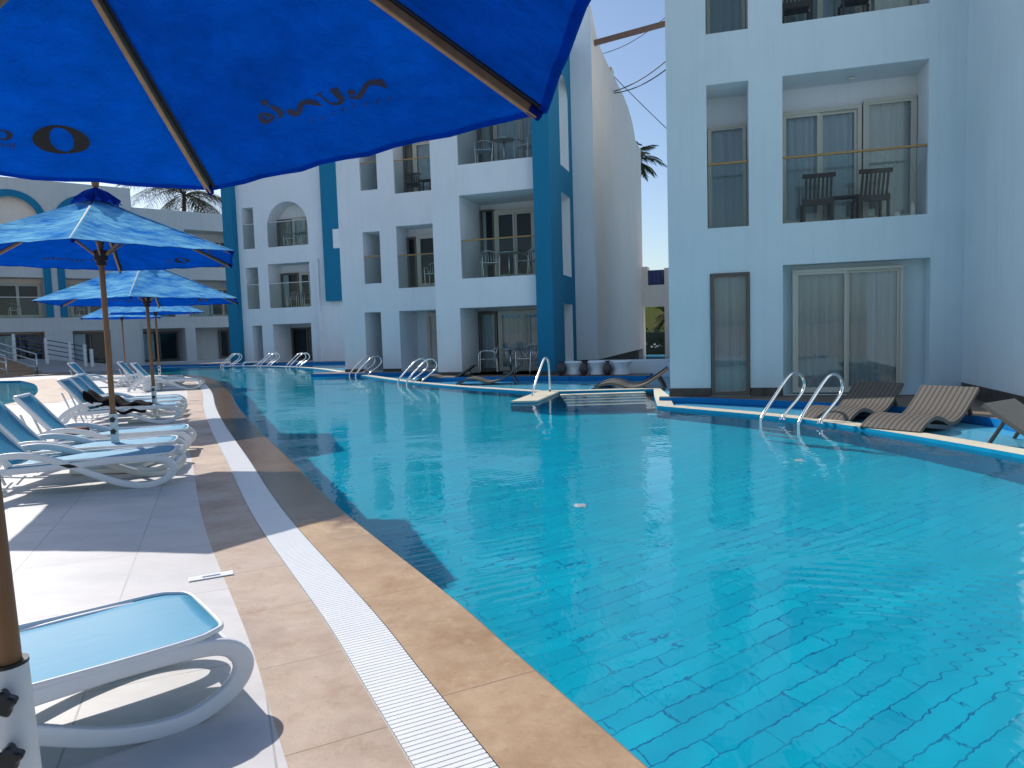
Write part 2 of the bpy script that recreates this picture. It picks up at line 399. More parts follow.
WZ, POOL_D = -0.035, -1.1
def water(name, scale=1.0, strength=0.35):
    mt = bpy.data.materials.new(name); mt.use_nodes = True; nt = mt.node_tree; nt.nodes.clear()
    out = nt.nodes.new('ShaderNodeOutputMaterial')
    p = nt.nodes.new('ShaderNodeBsdfPrincipled')
    p.inputs['Base Color'].default_value = (0.90, 0.98, 1.0, 1); p.inputs['Roughness'].default_value = 0.0
    p.inputs['IOR'].default_value = 1.33; p.inputs['Transmission Weight'].default_value = 1.0
    v = coords(nt, 'Object', (1.0 * scale, 1.0 * scale, 1.0), 0.5)
    v2 = coords(nt, 'Object', (2.6 * scale, 0.9 * scale, 1.0), 1.2)
    a = noise(nt, v, 2.2, 3, 0.5); b = noise(nt, v2, 4.0, 2, 0.5)
    s = N(nt, 'ShaderNodeMath', operation='MULTIPLY_ADD'); nt.links.new(b, s.inputs[0]); s.inputs[1].default_value = 0.45; nt.links.new(a, s.inputs[2])
    # a patch of short wind ripples here and there
    v3 = coords(nt, 'Object', (1, 1, 1), rad(62))
    wv = N(nt, 'ShaderNodeTexWave', bands_direction='X'); wv.inputs['Scale'].default_value = 3.6; wv.inputs['Distortion'].default_value = 2.2; wv.inputs['Detail'].default_value = 2; wv.inputs['Detail Scale'].default_value = 1.2
    nt.links.new(v3, wv.inputs['Vector'])
    msk = ramp(nt, noise(nt, coords(nt, 'Object', (.5, .9, 1), 0.6, (.6, .2, 0)), 1.1, 2), 0.50, 0.66)
    m2 = N(nt, 'ShaderNodeMath', operation='MULTIPLY'); nt.links.new(wv.outputs['Fac'], m2.inputs[0]); nt.links.new(msk, m2.inputs[1])
    # rings left by a swimmer near the right-hand corner
    wr = N(nt, 'ShaderNodeTexWave', wave_type='RINGS', rings_direction='Z'); wr.inputs['Scale'].default_value = 3.1; wr.inputs['Distortion'].default_value = 1.6; wr.inputs['Detail'].default_value = 1.5; wr.inputs['Detail Scale'].default_value = 0.8
    nt.links.new(coords(nt, 'Object', (1, 1, 1), 0, (-0.9, -1.0, 0)), wr.inputs['Vector'])
    ds = N(nt, 'ShaderNodeVectorMath', operation='DISTANCE'); nt.links.new(coords(nt, 'Object'), ds.inputs[0]); ds.inputs[1].default_value = (2.15, 3.0, WZ)
    near = ramp(nt, ds.outputs['Value'], 0.25, 1.5, (1, 1, 1), (0, 0, 0))
    m5 = N(nt, 'ShaderNodeMath', operation='MULTIPLY'); nt.links.new(wr.outputs['Fac'], m5.inputs[0]); nt.links.new(near, m5.inputs[1])
    m6 = N(nt, 'ShaderNodeMath', operation='MULTIPLY_ADD'); nt.links.new(m5.outputs[0], m6.inputs[0]); m6.inputs[1].default_value = 1.1; nt.links.new(s.outputs[0], m6.inputs[2])
    m3 = N(nt, 'ShaderNodeMath', operation='MULTIPLY_ADD'); nt.links.new(m2.outputs[0], m3.inputs[0]); m3.inputs[1].default_value = 0.6; nt.links.new(m6.outputs[0], m3.inputs[2])
    nt.links.new(bump(nt, m3.outputs[0], strength, 0.05), p.inputs['Normal'])
    nt.links.new(p.outputs[0], out.inputs[0])
    return mt
M['water'] = water('pool_water', 2.0, 0.055)
M['water_shallow'] = glass_mat('shallow_water', (0.93, 0.99, 1.0), 0.99, 0.03, 1.33, 0.8)

def canvas_mats():
    # top cloth: sun-bleached; lining: saturated; both let light through
    def one(name, diff, trans, k, wr, dark=0.75, sc=5):
        mt = bpy.data.materials.new(name); mt.use_nodes = True; nt = mt.node_tree; nt.nodes.clear()
        out = nt.nodes.new('ShaderNodeOutputMaterial')
        d = nt.nodes.new('ShaderNodeBsdfDiffuse'); t = nt.nodes.new('ShaderNodeBsdfTranslucent')
        v = coords(nt, 'Object')
        v2 = coords(nt, 'Object', (1.0, 1.0, 3.0))
        f = ramp(nt, noise(nt, v2, sc, 6, 0.68), 0.36, 0.66)
        dk = dark if isinstance(dark, tuple) else tuple(c * dark for c in diff)
        nt.links.new(mixc(nt, f, diff, dk), d.inputs[0])
        nt.links.new(mixc(nt, f, trans, tuple(c * 0.80 for c in trans)), t.inputs[0])
        fine = noise(nt, v, 190, 2, 0.5)
        wrk = noise(nt, coords(nt, 'Object', (1.5, 6, 6), 0.9), 2.2, 4, 0.6)
        ad = N(nt, 'ShaderNodeMath', operation='MULTIPLY_ADD'); nt.links.new(fine, ad.inputs[0]); ad.inputs[1].default_value = 0.12; nt.links.new(wrk, ad.inputs[2])
        nb = bump(nt, ad.outputs[0], wr, 0.05)
        nt.links.new(nb, d.inputs['Normal']); nt.links.new(nb, t.inputs['Normal'])
        mx = nt.nodes.new('ShaderNodeMixShader'); mx.inputs[0].default_value = k
        nt.links.new(d.outputs[0], mx.inputs[1]); nt.links.new(t.outputs[0], mx.inputs[2]); nt.links.new(mx.outputs[0], out.inputs[0])
        return mt
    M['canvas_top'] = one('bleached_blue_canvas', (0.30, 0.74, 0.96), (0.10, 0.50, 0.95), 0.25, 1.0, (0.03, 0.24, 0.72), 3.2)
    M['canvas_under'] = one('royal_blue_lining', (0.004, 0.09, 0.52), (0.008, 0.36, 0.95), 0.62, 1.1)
    M['canvas_deep'] = one('deep_blue_canvas', (0.005, 0.03, 0.26), (0.006, 0.05, 0.4), 0.25, 0.6)
canvas_mats()

def sling_mat():
    mt, nt, p = base_mat('turquoise_sling'); p.inputs['Roughness'].default_value = 0.55
    v = coords(nt, 'Object', (1.4, 14, 14))
    f = noise(nt, v, 4.0, 5, 0.6)
    nt.links.new(mixc(nt, f, (0.018, 0.22, 0.37), (0.036, 0.30, 0.45)), p.inputs['Base Color'])
    wv = N(nt, 'ShaderNodeTexWave'); wv.inputs['Scale'].default_value = 120; nt.links.new(coords(nt), wv.inputs['Vector'])
    nt.links.new(bump(nt, wv.outputs['Fac'], 0.15, 0.002), p.inputs['Normal'])
    return mt
M['sling'] = sling_mat()
def wicker():
    mt, nt, p = base_mat('brown_wicker'); p.inputs['Roughness'].default_value = 0.6
    v = coords(nt, 'Object')
    wv = N(nt, 'ShaderNodeTexWave', bands_direction='Y'); wv.inputs['Scale'].default_value = 5.2; wv.inputs['Distortion'].default_value = 0.3
    nt.links.new(v, wv.inputs['Vector'])
    f = ramp(nt, wv.outputs['Fac'], 0.15, 0.5)
    wx = N(nt, 'ShaderNodeTexWave', bands_direction='X'); wx.inputs['Scale'].default_value = 30; nt.links.new(v, wx.inputs['Vector'])
    c = mixc(nt, f, (0.07, 0.06, 0.052), (0.125, 0.107, 0.09))
    nt.links.new(mixc(nt, 0.25, c, wx.outputs['Color'], 'MULTIPLY'), p.inputs['Base Color'])
    nt.links.new(bump(nt, f, 0.6, 0.01), p.inputs['Normal'])
    return mt
M['wicker'] = wicker()

# ------------------------------------------------------------------ ground, pool, terraces
COP = [(2.9, -5.0), (2.05, -2.2), (1.35, -0.2), (0.85, 0.95), (0.38, 1.91), (-0.01, 2.69), (-0.33, 3.33), (-1.08, 4.72), (-1.63, 5.81), (-2.4, 7.42), (-3.78, 10.26),
       (-5.2, 13.3), (-7.05, 17.47), (-9.2, 21.9), (-10.7, 24.6), (-13, 27.2), (-17, 29.4), (-21, 31)]
KERB = [(6.3, -5.0), (5.5, -0.5), (5.0, 3.2), (4.56, 6.26), (3.98, 8.45), (3.45, 9.5), (2.29, 11.1)]
KERB2 = [(0.57, 14.32), (-0.7, 15.75), (-1.75, 17.1), (-3.04, 19.12), (-5.5, 23.8), (-8.1, 28.7), (-10.8, 32.0), (-13.7, 34.0), (-20.5, 35.5)]
copl = [p.xy for p in smooth_path([(x, y, 0) for x, y in COP], 10)]
k1 = [p.xy for p in smooth_path([(x, y, 0) for x, y in KERB], 8)]
k2 = [p.xy for p in smooth_path([(x, y, 0) for x, y in KERB2], 8)]
mid_k = [Vector((2.58, 12.75)), Vector((2.86, 14.2))]
kl = k1 + mid_k + k2
def offset(line, d):
    out = []
    for i, p in enumerate(line):
        a = line[max(0, i - 1)]; b = line[min(len(line) - 1, i + 1)]
        t = (b - a).normalized(); out.append(p + Vector((-t.y, t.x)) * d)
    return out
from mathutils import noise as mnoise
def inside(x, y, loop):
    c = False
    for i in range(len(loop)):
        a, b = loop[i], loop[i - 1]
        if (a[1] > y) != (b[1] > y) and x < (b[0] - a[0]) * (y - a[1]) / (b[1] - a[1]) + a[0]: c = not c
    return c
def poly_fill(name, loops, z, mat, parent=None):
    bm = bmesh.new()
    es = []
    for lp in loops:
        vs = [bm.verts.new((p[0], p[1], z)) for p in lp]
        es += [bm.edges.new((vs[i], vs[(i + 1) % len(vs)])) for i in range(len(vs))]
    bmesh.ops.triangle_fill(bm, edges=es, use_beauty=True)
    bm.normal_update()
    for f in bm.faces:
        if f.normal.z < 0: f.normal_flip()
    return bm_obj(name, bm, mat, parent)
def strip(name, la, lb, za, zb, mat, v0=0.0, v1=1.0):
    bm = bmesh.new(); uv = bm.loops.layers.uv.new('UVMap'); u = 0
    for i in range(len(la) - 1):
        du = (la[i + 1] - la[i]).length
        f = bm.faces.new([bm.verts.new((*la[i], za)), bm.verts.new((*la[i + 1], za)), bm.verts.new((*lb[i + 1], zb)), bm.verts.new((*lb[i], zb))])
        for lp, c in zip(f.loops, ((u, v0), (u + du, v0), (u + du, v1), (u, v1))): lp[uv].uv = c
        u += du
    bmesh.ops.remove_doubles(bm, verts=bm.verts, dist=1e-5)
    bm.normal_update()
    return bm_obj(name, bm, mat)

struct(poly_fill('ground', [[(-1500, -1500), (1500, -1500), (1500, 2500), (-1500, 2500)]], -2.2, M['ground']))
o1, o2, o3 = offset(copl, 0.39), offset(copl, 0.61), offset(copl, 0.93)
o_lip = offset(copl, 0.025)
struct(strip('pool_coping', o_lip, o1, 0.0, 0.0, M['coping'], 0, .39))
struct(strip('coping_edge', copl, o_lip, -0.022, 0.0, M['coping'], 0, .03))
struct(strip('pool_wall', copl, copl, -0.022, POOL_D, M['wall_tile'], 0, 1.3))
struct(strip('paving_band', o2, o3, 0.0, 0.0, M['band'], 0, .32))
struct(strip('gutter_channel', o1, o2, -0.008, -0.008, M['white_metal'], 0, .2))
bm = bmesh.new()
# overflow grating: every bar is a real slat across the channel
cum = [0.0]
for i in range(len(o1) - 1): cum.append(cum[-1] + ((o1[i + 1] - o1[i]).length + (o2[i + 1] - o2[i]).length) / 2)
def rail_pt(line, d):
    lo = 0
    for k in range(rail_pt.k, len(cum) - 1):
        if cum[k + 1] >= d: lo = k; break
    rail_pt.k = max(0, lo - 1)
    t = (d - cum[lo]) / (cum[lo + 1] - cum[lo]); return line[lo].lerp(line[lo + 1], t)
rail_pt.k = 0
d = 0.01
while d < cum[-1] - .1:
    p, q = rail_pt(o1, d), rail_pt(o2, d); p2, q2 = rail_pt(o1, d + .0185), rail_pt(o2, d + .0185)
    if p.y > 24: break
    e = (q - p).normalized() * 0.005
    p, p2, q, q2 = p + e, p2 + e, q - e, q2 - e
    v = [bm.verts.new((*c, z)) for z in (-0.0075, 0.003) for c in (p, p2, q2, q)]
    for ids in ((4, 5, 6, 7), (0, 1, 5, 4), (1, 2, 6, 5), (2, 3, 7, 6), (3, 0, 4, 7)):
        bm.faces.new([v[k] for k in ids])
    d += 0.024
tag(bm_obj('gutter_grating', bm, M['plastic_white']), 'white slatted overflow grating running along the sandstone pool edge', 'drain grating')

KID = [p.xy for p in smooth_path([(*gp(*q)[:2], 0) for q in [(20, 380.5), (34, 384), (38, 390), (34, 396), (18, 401.5), (0, 405.5)]], 5)]
kid_end = [Vector((-14.5, 13.0)), Vector((-24, 16)), Vector((-27, 24)), Vector((-22, 27))]
kid_loop = KID + kid_end
deck_loop = list(o3) + [Vector((-21.4, 33)), Vector((-19.5, 37.5)), Vector((-14, 43)), Vector((-14, 70)), Vector((-90, 70)), Vector((-90, -5)), ]
deck_o = struct(poly_fill('pool_deck', [deck_loop, kid_loop], 0.0, M['deck']))
bm = bmesh.new(); bm.from_mesh(deck_o.data)
bmesh.ops.delete(bm, geom=[f for f in bm.faces if inside(*f.calc_center_median().xy, kid_loop)], context='FACES')
bm.to_mesh(deck_o.data); bm.free()
bm = bmesh.new()
for i in range(len(kid_loop)):
    a, b = kid_loop[i], kid_loop[(i + 1) % len(kid_loop)]
    quad(bm, (*a, 0), (*b, 0), (*b, -0.5), (*a, -0.5))
struct(bm_obj('small_pool_wall', bm, M['wall_tile']))
struct(poly_fill('small_pool_floor', [kid_loop], -0.5, M['floor_tile']))
sw_ = struct(poly_fill('small_pool_water', [kid_loop], -0.05, M['water']))
for p in sw_.data.polygons: p.use_smooth = True
ring = KID
ri, ro = offset(ring, -0.0), offset(ring, 0.9)
cx = sum((p for p in KID), Vector((0, 0))) / len(KID)
sgn = 1 if (ro[len(ro) // 2] - Vector((-20, 20))).length > (ri[len(ri) // 2] - Vector((-20, 20))).length else -1
struct(strip('small_pool_surround', ring, offset(ring, sgn * 1.1), 0.004, 0.004, M['band']))
struct(strip('small_pool_white_ring', offset(ring, sgn * 1.1), offset(ring, sgn * 1.75), 0.004, 0.004, M['plastic_white']))

pool_loop = list(copl) + list(reversed(kl))
struct(poly_fill('pool_floor', [pool_loop], POOL_D, M['floor_tile']))
def ripple(x, y):
    h = 0.0011 * mnoise.noise((x * 1.3, y * 1.6, 0)) + 0.0008 * mnoise.noise((x * 3.2 + y, y * 3.4, 3)) + 0.0006 * mnoise.noise((x * 8, y * 9, 5))
    # rings spreading from a swimmer's wake near the right of the pool
    r = math.hypot(x - 3.4, y - 1.2); h += 0.0006 * math.sin(r * 17) * math.exp(-((r - 3.2) / 1.3) ** 2)
    r = math.hypot(x + 0.6, y - 7.2); h += 0.0003 * math.sin(r * 22) * math.exp(-((r - 1.6) / 0.8) ** 2)
    return h
def water_sheet(name, loop, z, step_x, step_y):
    xs = [p[0] for p in loop]; ys = [p[1] for p in loop]
    x0, x1, y0, y1 = min(xs), max(xs), max(min(ys), -3.0), max(ys)
    nx, ny = int((x1 - x0) / step_x), int((y1 - y0) / step_y)
    V, Fc, idx = [], [], {}
    def vid(i, j):
        if (i, j) not in idx:
            x, y = x0 + i * step_x, y0 + j * step_y
            idx[(i, j)] = len(V); V.append((x, y, z + ripple(x, y)))
        return idx[(i, j)]
    loop = [tuple(p) for p in loop]
    for j in range(ny):
        yc = y0 + (j + .5) * step_y; cr = []
        for i in range(len(loop)):
            a, b = loop[i], loop[i - 1]
            if (a[1] > yc) != (b[1] > yc): cr.append((b[0] - a[0]) * (yc - a[1]) / (b[1] - a[1]) + a[0])
        cr.sort()
        for k in range(0, len(cr) - 1, 2):
            for i in range(int((cr[k] - x0) / step_x) , min(nx, int((cr[k + 1] - x0) / step_x) + 1)):
                Fc.append((vid(i, j), vid(i + 1, j), vid(i + 1, j + 1), vid(i, j + 1)))
    me = bpy.data.meshes.new(name); me.from_pydata(V, [], Fc); me.materials.append(M['water'])
    for p in me.polygons: p.use_smooth = True
    return new_obj(name, me)
struct(water_sheet('pool_water', pool_loop, WZ, 0.07, 0.06))
ko = offset(kl, -0.26)
# fix the hard corners of the kerb outline
struct(strip('pool_kerb', kl, ko, 0.004, 0.004, M['kerb'], 0, .26))
struct(strip('pool_kerb_wall', kl, kl, 0.004, POOL_D, M['wall_tile'], 0, 1.3))
struct(strip('pool_kerb_back', ko, ko, 0.004, -0.05, M['shelf_tile'], 0, .13))
ter_loop = list(ko) + [Vector((-20.5, 38)), Vector((-13, 43)), Vector((-13, 60)), Vector((45, 60)), Vector((45, -5))]
struct(poly_fill('terrace_shelf', [ter_loop], -0.048, M['shelf_tile']))
struct(poly_fill('terrace_water', [ter_loop], -0.028, M['water_shallow']))

# ------------------------------------------------------------------ buildings
AA, BA = -0.2787, -0.3154
A_O = Vector((3.0, 11.86, 0)); B_O = Vector((-1.68, 19.82, 0)); B2_O = Vector((-3.98, 23.03, 0)); C_O = Vector((-10.61, 35.39, 0))
D_O = Vector((-27.24, 37.85, 0)); DA = rad(38.8)
def loc2w(o, ang, s, d, z=0):
    u = Vector((math.cos(ang), math.sin(ang), 0)); i = Vector((-math.sin(ang), math.cos(ang), 0))
    return o + u * s + i * d + Vector((0, 0, z))

def op_rect(s0, s1, z0, z1, dep=1.0, **k): return dict(s0=s0, s1=s1, z0=z0, z1=z1, dep=dep, **k)
def facade_mesh(bm, s0, s1, z0, z1, deep, ops, wm=0, back_mat=0, y=0.0, right=True, left=True):
    xs = sorted({s0, s1, *[o['s0'] for o in ops], *[o['s1'] for o in ops]})
    zs = sorted({z0, z1, *[o['z0'] for o in ops], *[o['z1'] for o in ops]})
    for i in range(len(xs) - 1):
        for j in range(len(zs) - 1):
            cx_, cz = (xs[i] + xs[i + 1]) / 2, (zs[j] + zs[j + 1]) / 2
            if any(o['s0'] < cx_ < o['s1'] and o['z0'] < cz < o['z1'] for o in ops): continue
            quad(bm, (xs[i], y, zs[j]), (xs[i + 1], y, zs[j]), (xs[i + 1], y, zs[j + 1]), (xs[i], y, zs[j + 1]), wm)
    for o in ops:
        a, b, c, d, dp = o['s0'], o['s1'], o['z0'], o['z1'], o['dep']
        rm = o.get('rm', wm)
        if o.get('arch'):
            r = (b - a) / 2; cxx = (a + b) / 2; zc = d - r; n = 18
            pts = [(cxx - r * math.cos(math.pi * k / n), zc + r * math.sin(math.pi * k / n)) for k in range(n + 1)]
            for k in range(n):
                (xa, za), (xb, zb) = pts[k], pts[k + 1]
                quad(bm, (xa, y, za), (xb, y, zb), (xb, y, d), (xa, y, d), wm)
                quad(bm, (xa, y, za), (xa, y + dp, za), (xb, y + dp, zb), (xb, y, zb), rm)
            top = zc
        else:
            quad(bm, (a, y, d), (a, y + dp, d), (b, y + dp, d), (b, y, d), rm); top = d
        quad(bm, (a, y, c), (a, y, top), (a, y + dp, top), (a, y + dp, c), rm)
        quad(bm, (b, y, c), (b, y + dp, c), (b, y + dp, top), (b, y, top), rm)
        quad(bm, (a, y, c), (a, y + dp, c), (b, y + dp, c), (b, y, c), rm)
        quad(bm, (a, y + dp, c), (b, y + dp, c), (b, y + dp, d), (a, y + dp, d), o.get('bm', back_mat))
    if left: quad(bm, (s0, y, z0), (s0, y, z1), (s0, y + deep, z1), (s0, y + deep, z0), wm)
    if right: quad(bm, (s1, y, z0), (s1, y + deep, z0), (s1, y + deep, z1), (s1, y, z1), wm)
    quad(bm, (s0, y, z1), (s1, y, z1), (s1, y + deep, z1), (s0, y + deep, z1), wm)
    quad(bm, (s0, y + deep, z0), (s0, y + deep, z1), (s1, y + deep, z1), (s1, y + deep, z0), wm)

def window(par, s0, s1, z0, z1, y, n=2, kind='curtain', fw=0.06, mat='alu', seed=0):
    """frame > pane, curtain ; y is the wall plane behind it"""
    rnd = random.Random(seed)
    bm = bmesh.new(); d = 0.16
    box(bm, s0, s1, y - d, y - 0.002, z1 - fw, z1, 0, .006); box(bm, s0, s1, y - d, y - 0.002, z0, z0 + fw, 0, .006)
    box(bm, s0, s0 + fw, y - d, y - 0.002, z0 + fw, z1 - fw, 0, .006); box(bm, s1 - fw, s1, y - d, y - 0.002, z0 + fw, z1 - fw, 0, .006)
    w = (s1 - s0 - 2 * fw) / n; sw = fw * 0.75
    for i in range(n):
        a = s0 + fw + i * w; b = a + w; yy = y - d + 0.012 + (0.032 if i % 2 else 0)
        box(bm, a, a + sw, yy, yy + .03, z0 + fw, z1 - fw); box(bm, b - sw, b, yy, yy + .03, z0 + fw, z1 - fw)
        box(bm, a + sw, b - sw, yy, yy + .03, z1 - fw - sw, z1 - fw); box(bm, a + sw, b - sw, yy, yy + .03, z0 + fw, z0 + fw + sw)
    fo = bm_obj('window', bm, M[mat], par)
    bm = bmesh.new()
    for i in range(n):
        a = s0 + fw + i * w + sw; b = a + w - 2 * sw; yy = y - d + 0.027 + (0.032 if i % 2 else 0)
        quad(bm, (a, yy, z0 + fw + sw), (b, yy, z0 + fw + sw), (b, yy, z1 - fw - sw), (a, yy, z1 - fw - sw))
    bm_obj('pane', bm, M['pane_bright' if kind in ('curtain', 'tan') else 'pane'], fo)
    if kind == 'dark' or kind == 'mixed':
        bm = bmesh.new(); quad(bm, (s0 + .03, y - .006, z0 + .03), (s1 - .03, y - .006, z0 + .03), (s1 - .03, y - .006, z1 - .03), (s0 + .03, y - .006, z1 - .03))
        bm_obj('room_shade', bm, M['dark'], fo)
    spans = {'curtain': [(s0 + fw * .6, s1 - fw * .6)], 'tan': [(s0 + fw * .6, s1 - fw * .6)], 'dark': [], 'mixed': [(s0 + fw, s0 + (s1 - s0) * 0.36)]}[kind]
    for a, b in spans:
        bm = bmesh.new(); nn = max(12, int((b - a) * 70)); ph = rnd.random() * 6; prev = None
        for i in range(nn + 1):
            t = i / nn; x = a + (b - a) * t
            yo = y - 0.040 - 0.020 * math.sin(t * (b - a) * 46 + ph + 1.4 * math.sin(t * 9 + ph)) - 0.010 * math.sin(t * (b - a) * 21 + ph)
            cur = (bm.verts.new((x, yo, z0 + fw * .5)), bm.verts.new((x, yo + 0.003 * math.sin(i), z1 - fw * .5)))
            if prev: bm.faces.new((prev[0], cur[0], cur[1], prev[1]))
            prev = cur
        bm_obj('curtain', bm, M['curtain_tan' if kind == 'tan' else 'curtain'], fo, True)
    return fo
def railing(par, s0, s1, z, h=1.05, y=0.06, mat='rail_wood'):
    bm = bmesh.new(); box(bm, s0 + .004, s1 - .004, y - .02, y + .03, z + h - .035, z + h, 0, .008)
    r = bm_obj('balustrade', bm, M[mat], par)
    bm = bmesh.new(); box(bm, s0 + .02, s1 - .02, y, y + .012, z + .003, z + h - .037)
    bm_obj('balustrade_glass', bm, M['rail_glass'], r)
    return r

# ---- building nearest on the right
wingA = thing('hotel_building', 'white hotel block nearest the pool on the right, with two wooden chairs on its balcony', 'building', A_O, AA)
A_ops = []
for z0, z1 in ((2.84, 5.14), (5.94, 8.24)):
    A_ops += [op_rect(0.32, 0.97, z0, z1, 0.75, rm=1, bm=1), op_rect(1.48, 3.55, z0, z1, 0.75, rm=1, bm=1)]
A_ops += [op_rect(0.35, 0.975, 0.075, 2.10, 0.12), op_rect(1.48, 3.6, 0.075, 2.18, 0.30)]
bm = bmesh.new()
facade_mesh(bm, -0.32, 4.05, -0.14, 10.4, 11.0, A_ops, right=False)
# protruding wing at the right end
quad(bm, (4.05, 0, -0.14), (4.05, 0, 10.4), (4.05, -6.5, 10.4), (4.05, -6.5, -0.14))
quad(bm, (4.05, -6.5, -0.14), (4.05, -6.5, 10.4), (12.0, -6.5, 10.4), (12.0, -6.5, -0.14))
quad(bm, (4.05, -6.5, 10.4), (4.05, 0, 10.4), (12, 0, 10.4), (12, -6.5, 10.4))
quad(bm, (12, -6.5, -0.14), (12, -6.5, 10.4), (12, 11, 10.4), (12, 11, -0.14))
quad(bm, (4.05, 0, 10.4), (4.05, 11, 10.4), (12, 11, 10.4), (12, 0, 10.4))
quad(bm, (4.05, 11, -0.14), (4.05, 11, 10.4), (12, 11, 10.4), (12, 11, -0.14))
bm_obj('wall', bm, [M['wall_pool_bounce'], M['wall']], wingA)
for q in ((-0.335, 0.35, -0.015, -0.001, 0, .2), (0.975, 1.48, -0.015, -0.001, 0, .2), (3.6, 4.035, -0.015, -0.001, 0, .2), (4.035, 4.049, -6.5, -0.017, 0.0, 0.26)):
    bm = bmesh.new(); box(bm, *q); bm_obj('base_tiles', bm, M['stone_dark'], wingA)
window(wingA, 0.36, 0.965, 0.08, 2.09, 0.12, 1, 'curtain', 0.032, 'alu_dark', 1)
window(wingA, 1.64, 3.27, 0.10, 2.10, 0.30, 2, 'curtain', 0.05, 'alu', 2)
bm = bmesh.new(); box(bm, 1.48, 3.6, -0.02, 0.29, 0.03, 0.074); bm_obj('threshold', bm, M['stone_brown'], wingA)
for fl, z in enumerate((2.84, 5.94)):
    window(wingA, 0.33, 0.96, z + .02, z + 1.78, 0.75, 1, 'curtain', 0.035, 'alu', 3 + fl)
    window(wingA, 1.49, 2.74, z + .02, z + 1.90, 0.75, 2, 'curtain', 0.06, 'alu', 5 + fl)
    window(wingA, 2.76, 3.54, z + .02, z + 1.96, 0.75, 1, 'curtain', 0.05, 'alu', 7 + fl)
    railing(wingA, 0.32, 0.97, z, 1.06); railing(wingA, 1.48, 3.55, z, 1.06)
bm = bmesh.new(); bmesh.ops.create_icosphere(bm, subdivisions=2, radius=0.06, matrix=Matrix.Translation((2.55, .45, 5.11)) @ Matrix.Diagonal((1, 1, .35, 1)))
bm_obj('ceiling_light', bm, M['white_metal'], wingA, True)
# ledge with cobalt riser at the foot of the wall
def ledge(name, pts, o, ang, ztop, par=None):
    bm = bmesh.new()
    top = [bm.verts.new((a, b, ztop)) for a, b in pts]; bot = [bm.verts.new((a, b, -0.14)) for a, b in pts]
    f = bm.faces.new(top); f.material_index = 0
    for i in range(len(pts)):
        j = (i + 1) % len(pts)
        f = bm.faces.new((top[i], top[j], bot[j], bot[i])); f.material_index = 1
    bmesh.ops.recalc_face_normals(bm, faces=bm.faces)
    ob = bm_obj(name, bm, [M['stone_brown'], M['riser']], None, loc=o, rotz=ang)
    return struct(ob)
lp = [p.xy for p in smooth_path([(-0.5, -0.12, 0), (0.17, -0.2, 0), (1.1, -0.62, 0), (2.2, -1.1, 0), (2.9, -1.65, 0), (3.4, -2.5, 0), (3.65, -3.4, 0), (3.8, -6.6, 0)], 5)]
ledge('building_ledge', [tuple(p) for p in lp] + [(4.1, -6.6), (4.1, 0.05), (-0.5, 0.05)], A_O, AA, 0.06)

# ---- middle building with the blue pilaster
wingB = thing('hotel_building', 'white hotel block in the middle with a tall blue pilaster and metal balcony chairs', 'building', B_O, BA)
B_ops = []
for z0, z1 in ((2.75, 5.02), (5.84, 8.15)): B_ops.append(op_rect(0.40, 2.60, z0, z1, 1.7))
B_ops.append(op_rect(0.31, 2.60, 0.07, 1.94, 1.5))
bm = bmesh.new()
facade_mesh(bm, -0.42, 2.60, -0.14, 9.3, 9.0, B_ops, right=False)
bm_obj('wall', bm, M['wall'], wingB)
# blue pilaster with slots in its right-hand side
bm = bmesh.new()
sl = [(0.98, 2.02, 0.30, 1.98), (0.98, 2.02, 2.78, 5.06), (0.98, 2.02, 5.80, 8.35)]
quad(bm, (2.60, -0.25, -0.14), (3.05, -0.25, -0.14), (3.05, -0.25, 9.5), (2.60, -0.25, 9.5))
quad(bm, (2.60, -0.25, -0.14), (2.60, -0.25, 9.5), (2.60, 1.5, 9.5), (2.60, 1.5, -0.14))
ys = sorted({-0.25, 2.45, *[s[0] for s in sl], *[s[1] for s in sl]}); zs = sorted({-0.14, 9.5, *[s[2] for s in sl], *[s[3] for s in sl]})
for i in range(len(ys) - 1):
    for j in range(len(zs) - 1):
        cy, cz = (ys[i] + ys[i + 1]) / 2, (zs[j] + zs[j + 1]) / 2
        if any(s[0] < cy < s[1] and s[2] < cz < s[3] for s in sl): continue
        quad(bm, (3.05, ys[i], zs[j]), (3.05, ys[i + 1], zs[j]), (3.05, ys[i + 1], zs[j + 1]), (3.05, ys[i], zs[j + 1]))
quad(bm, (2.6, -0.25, 9.5), (3.05, -0.25, 9.5), (3.05, 2.45, 9.5), (2.6, 2.45, 9.5))
# rounded head of the top slot
r = 0.52; n = 12
for k in range(n):
    a0, a1 = math.pi * k / n, math.pi * (k + 1) / n
    ya, za, yb, zb = 1.5 - r * math.cos(a0), 7.83 + r * math.sin(a0), 1.5 - r * math.cos(a1), 7.83 + r * math.sin(a1)
    quad(bm, (3.05, ya, za), (3.05, yb, zb), (3.05, yb, 8.36), (3.05, ya, 8.36))
bm_obj('blue_pilaster', bm, M['blue'], wingB)
bm = bmesh.new()
for a, b, c, d in sl:
    quad(bm, (2.62, a, c), (2.62, b, c), (2.62, b, d), (2.62, a, d))
    quad(bm, (2.62, a, c), (3.048, a, c), (3.048, a, d), (2.62, a, d)); quad(bm, (2.62, b, c), (2.62, b, d), (3.048, b, d), (3.048, b, c))
    quad(bm, (2.62, a, c), (2.62, b, c), (3.048, b, c), (3.048, a, c)); quad(bm, (2.62, a, d), (3.048, a, d), (3.048, b, d), (2.62, b, d))
bm_obj('slot_lining', bm, M['wall'], wingB)
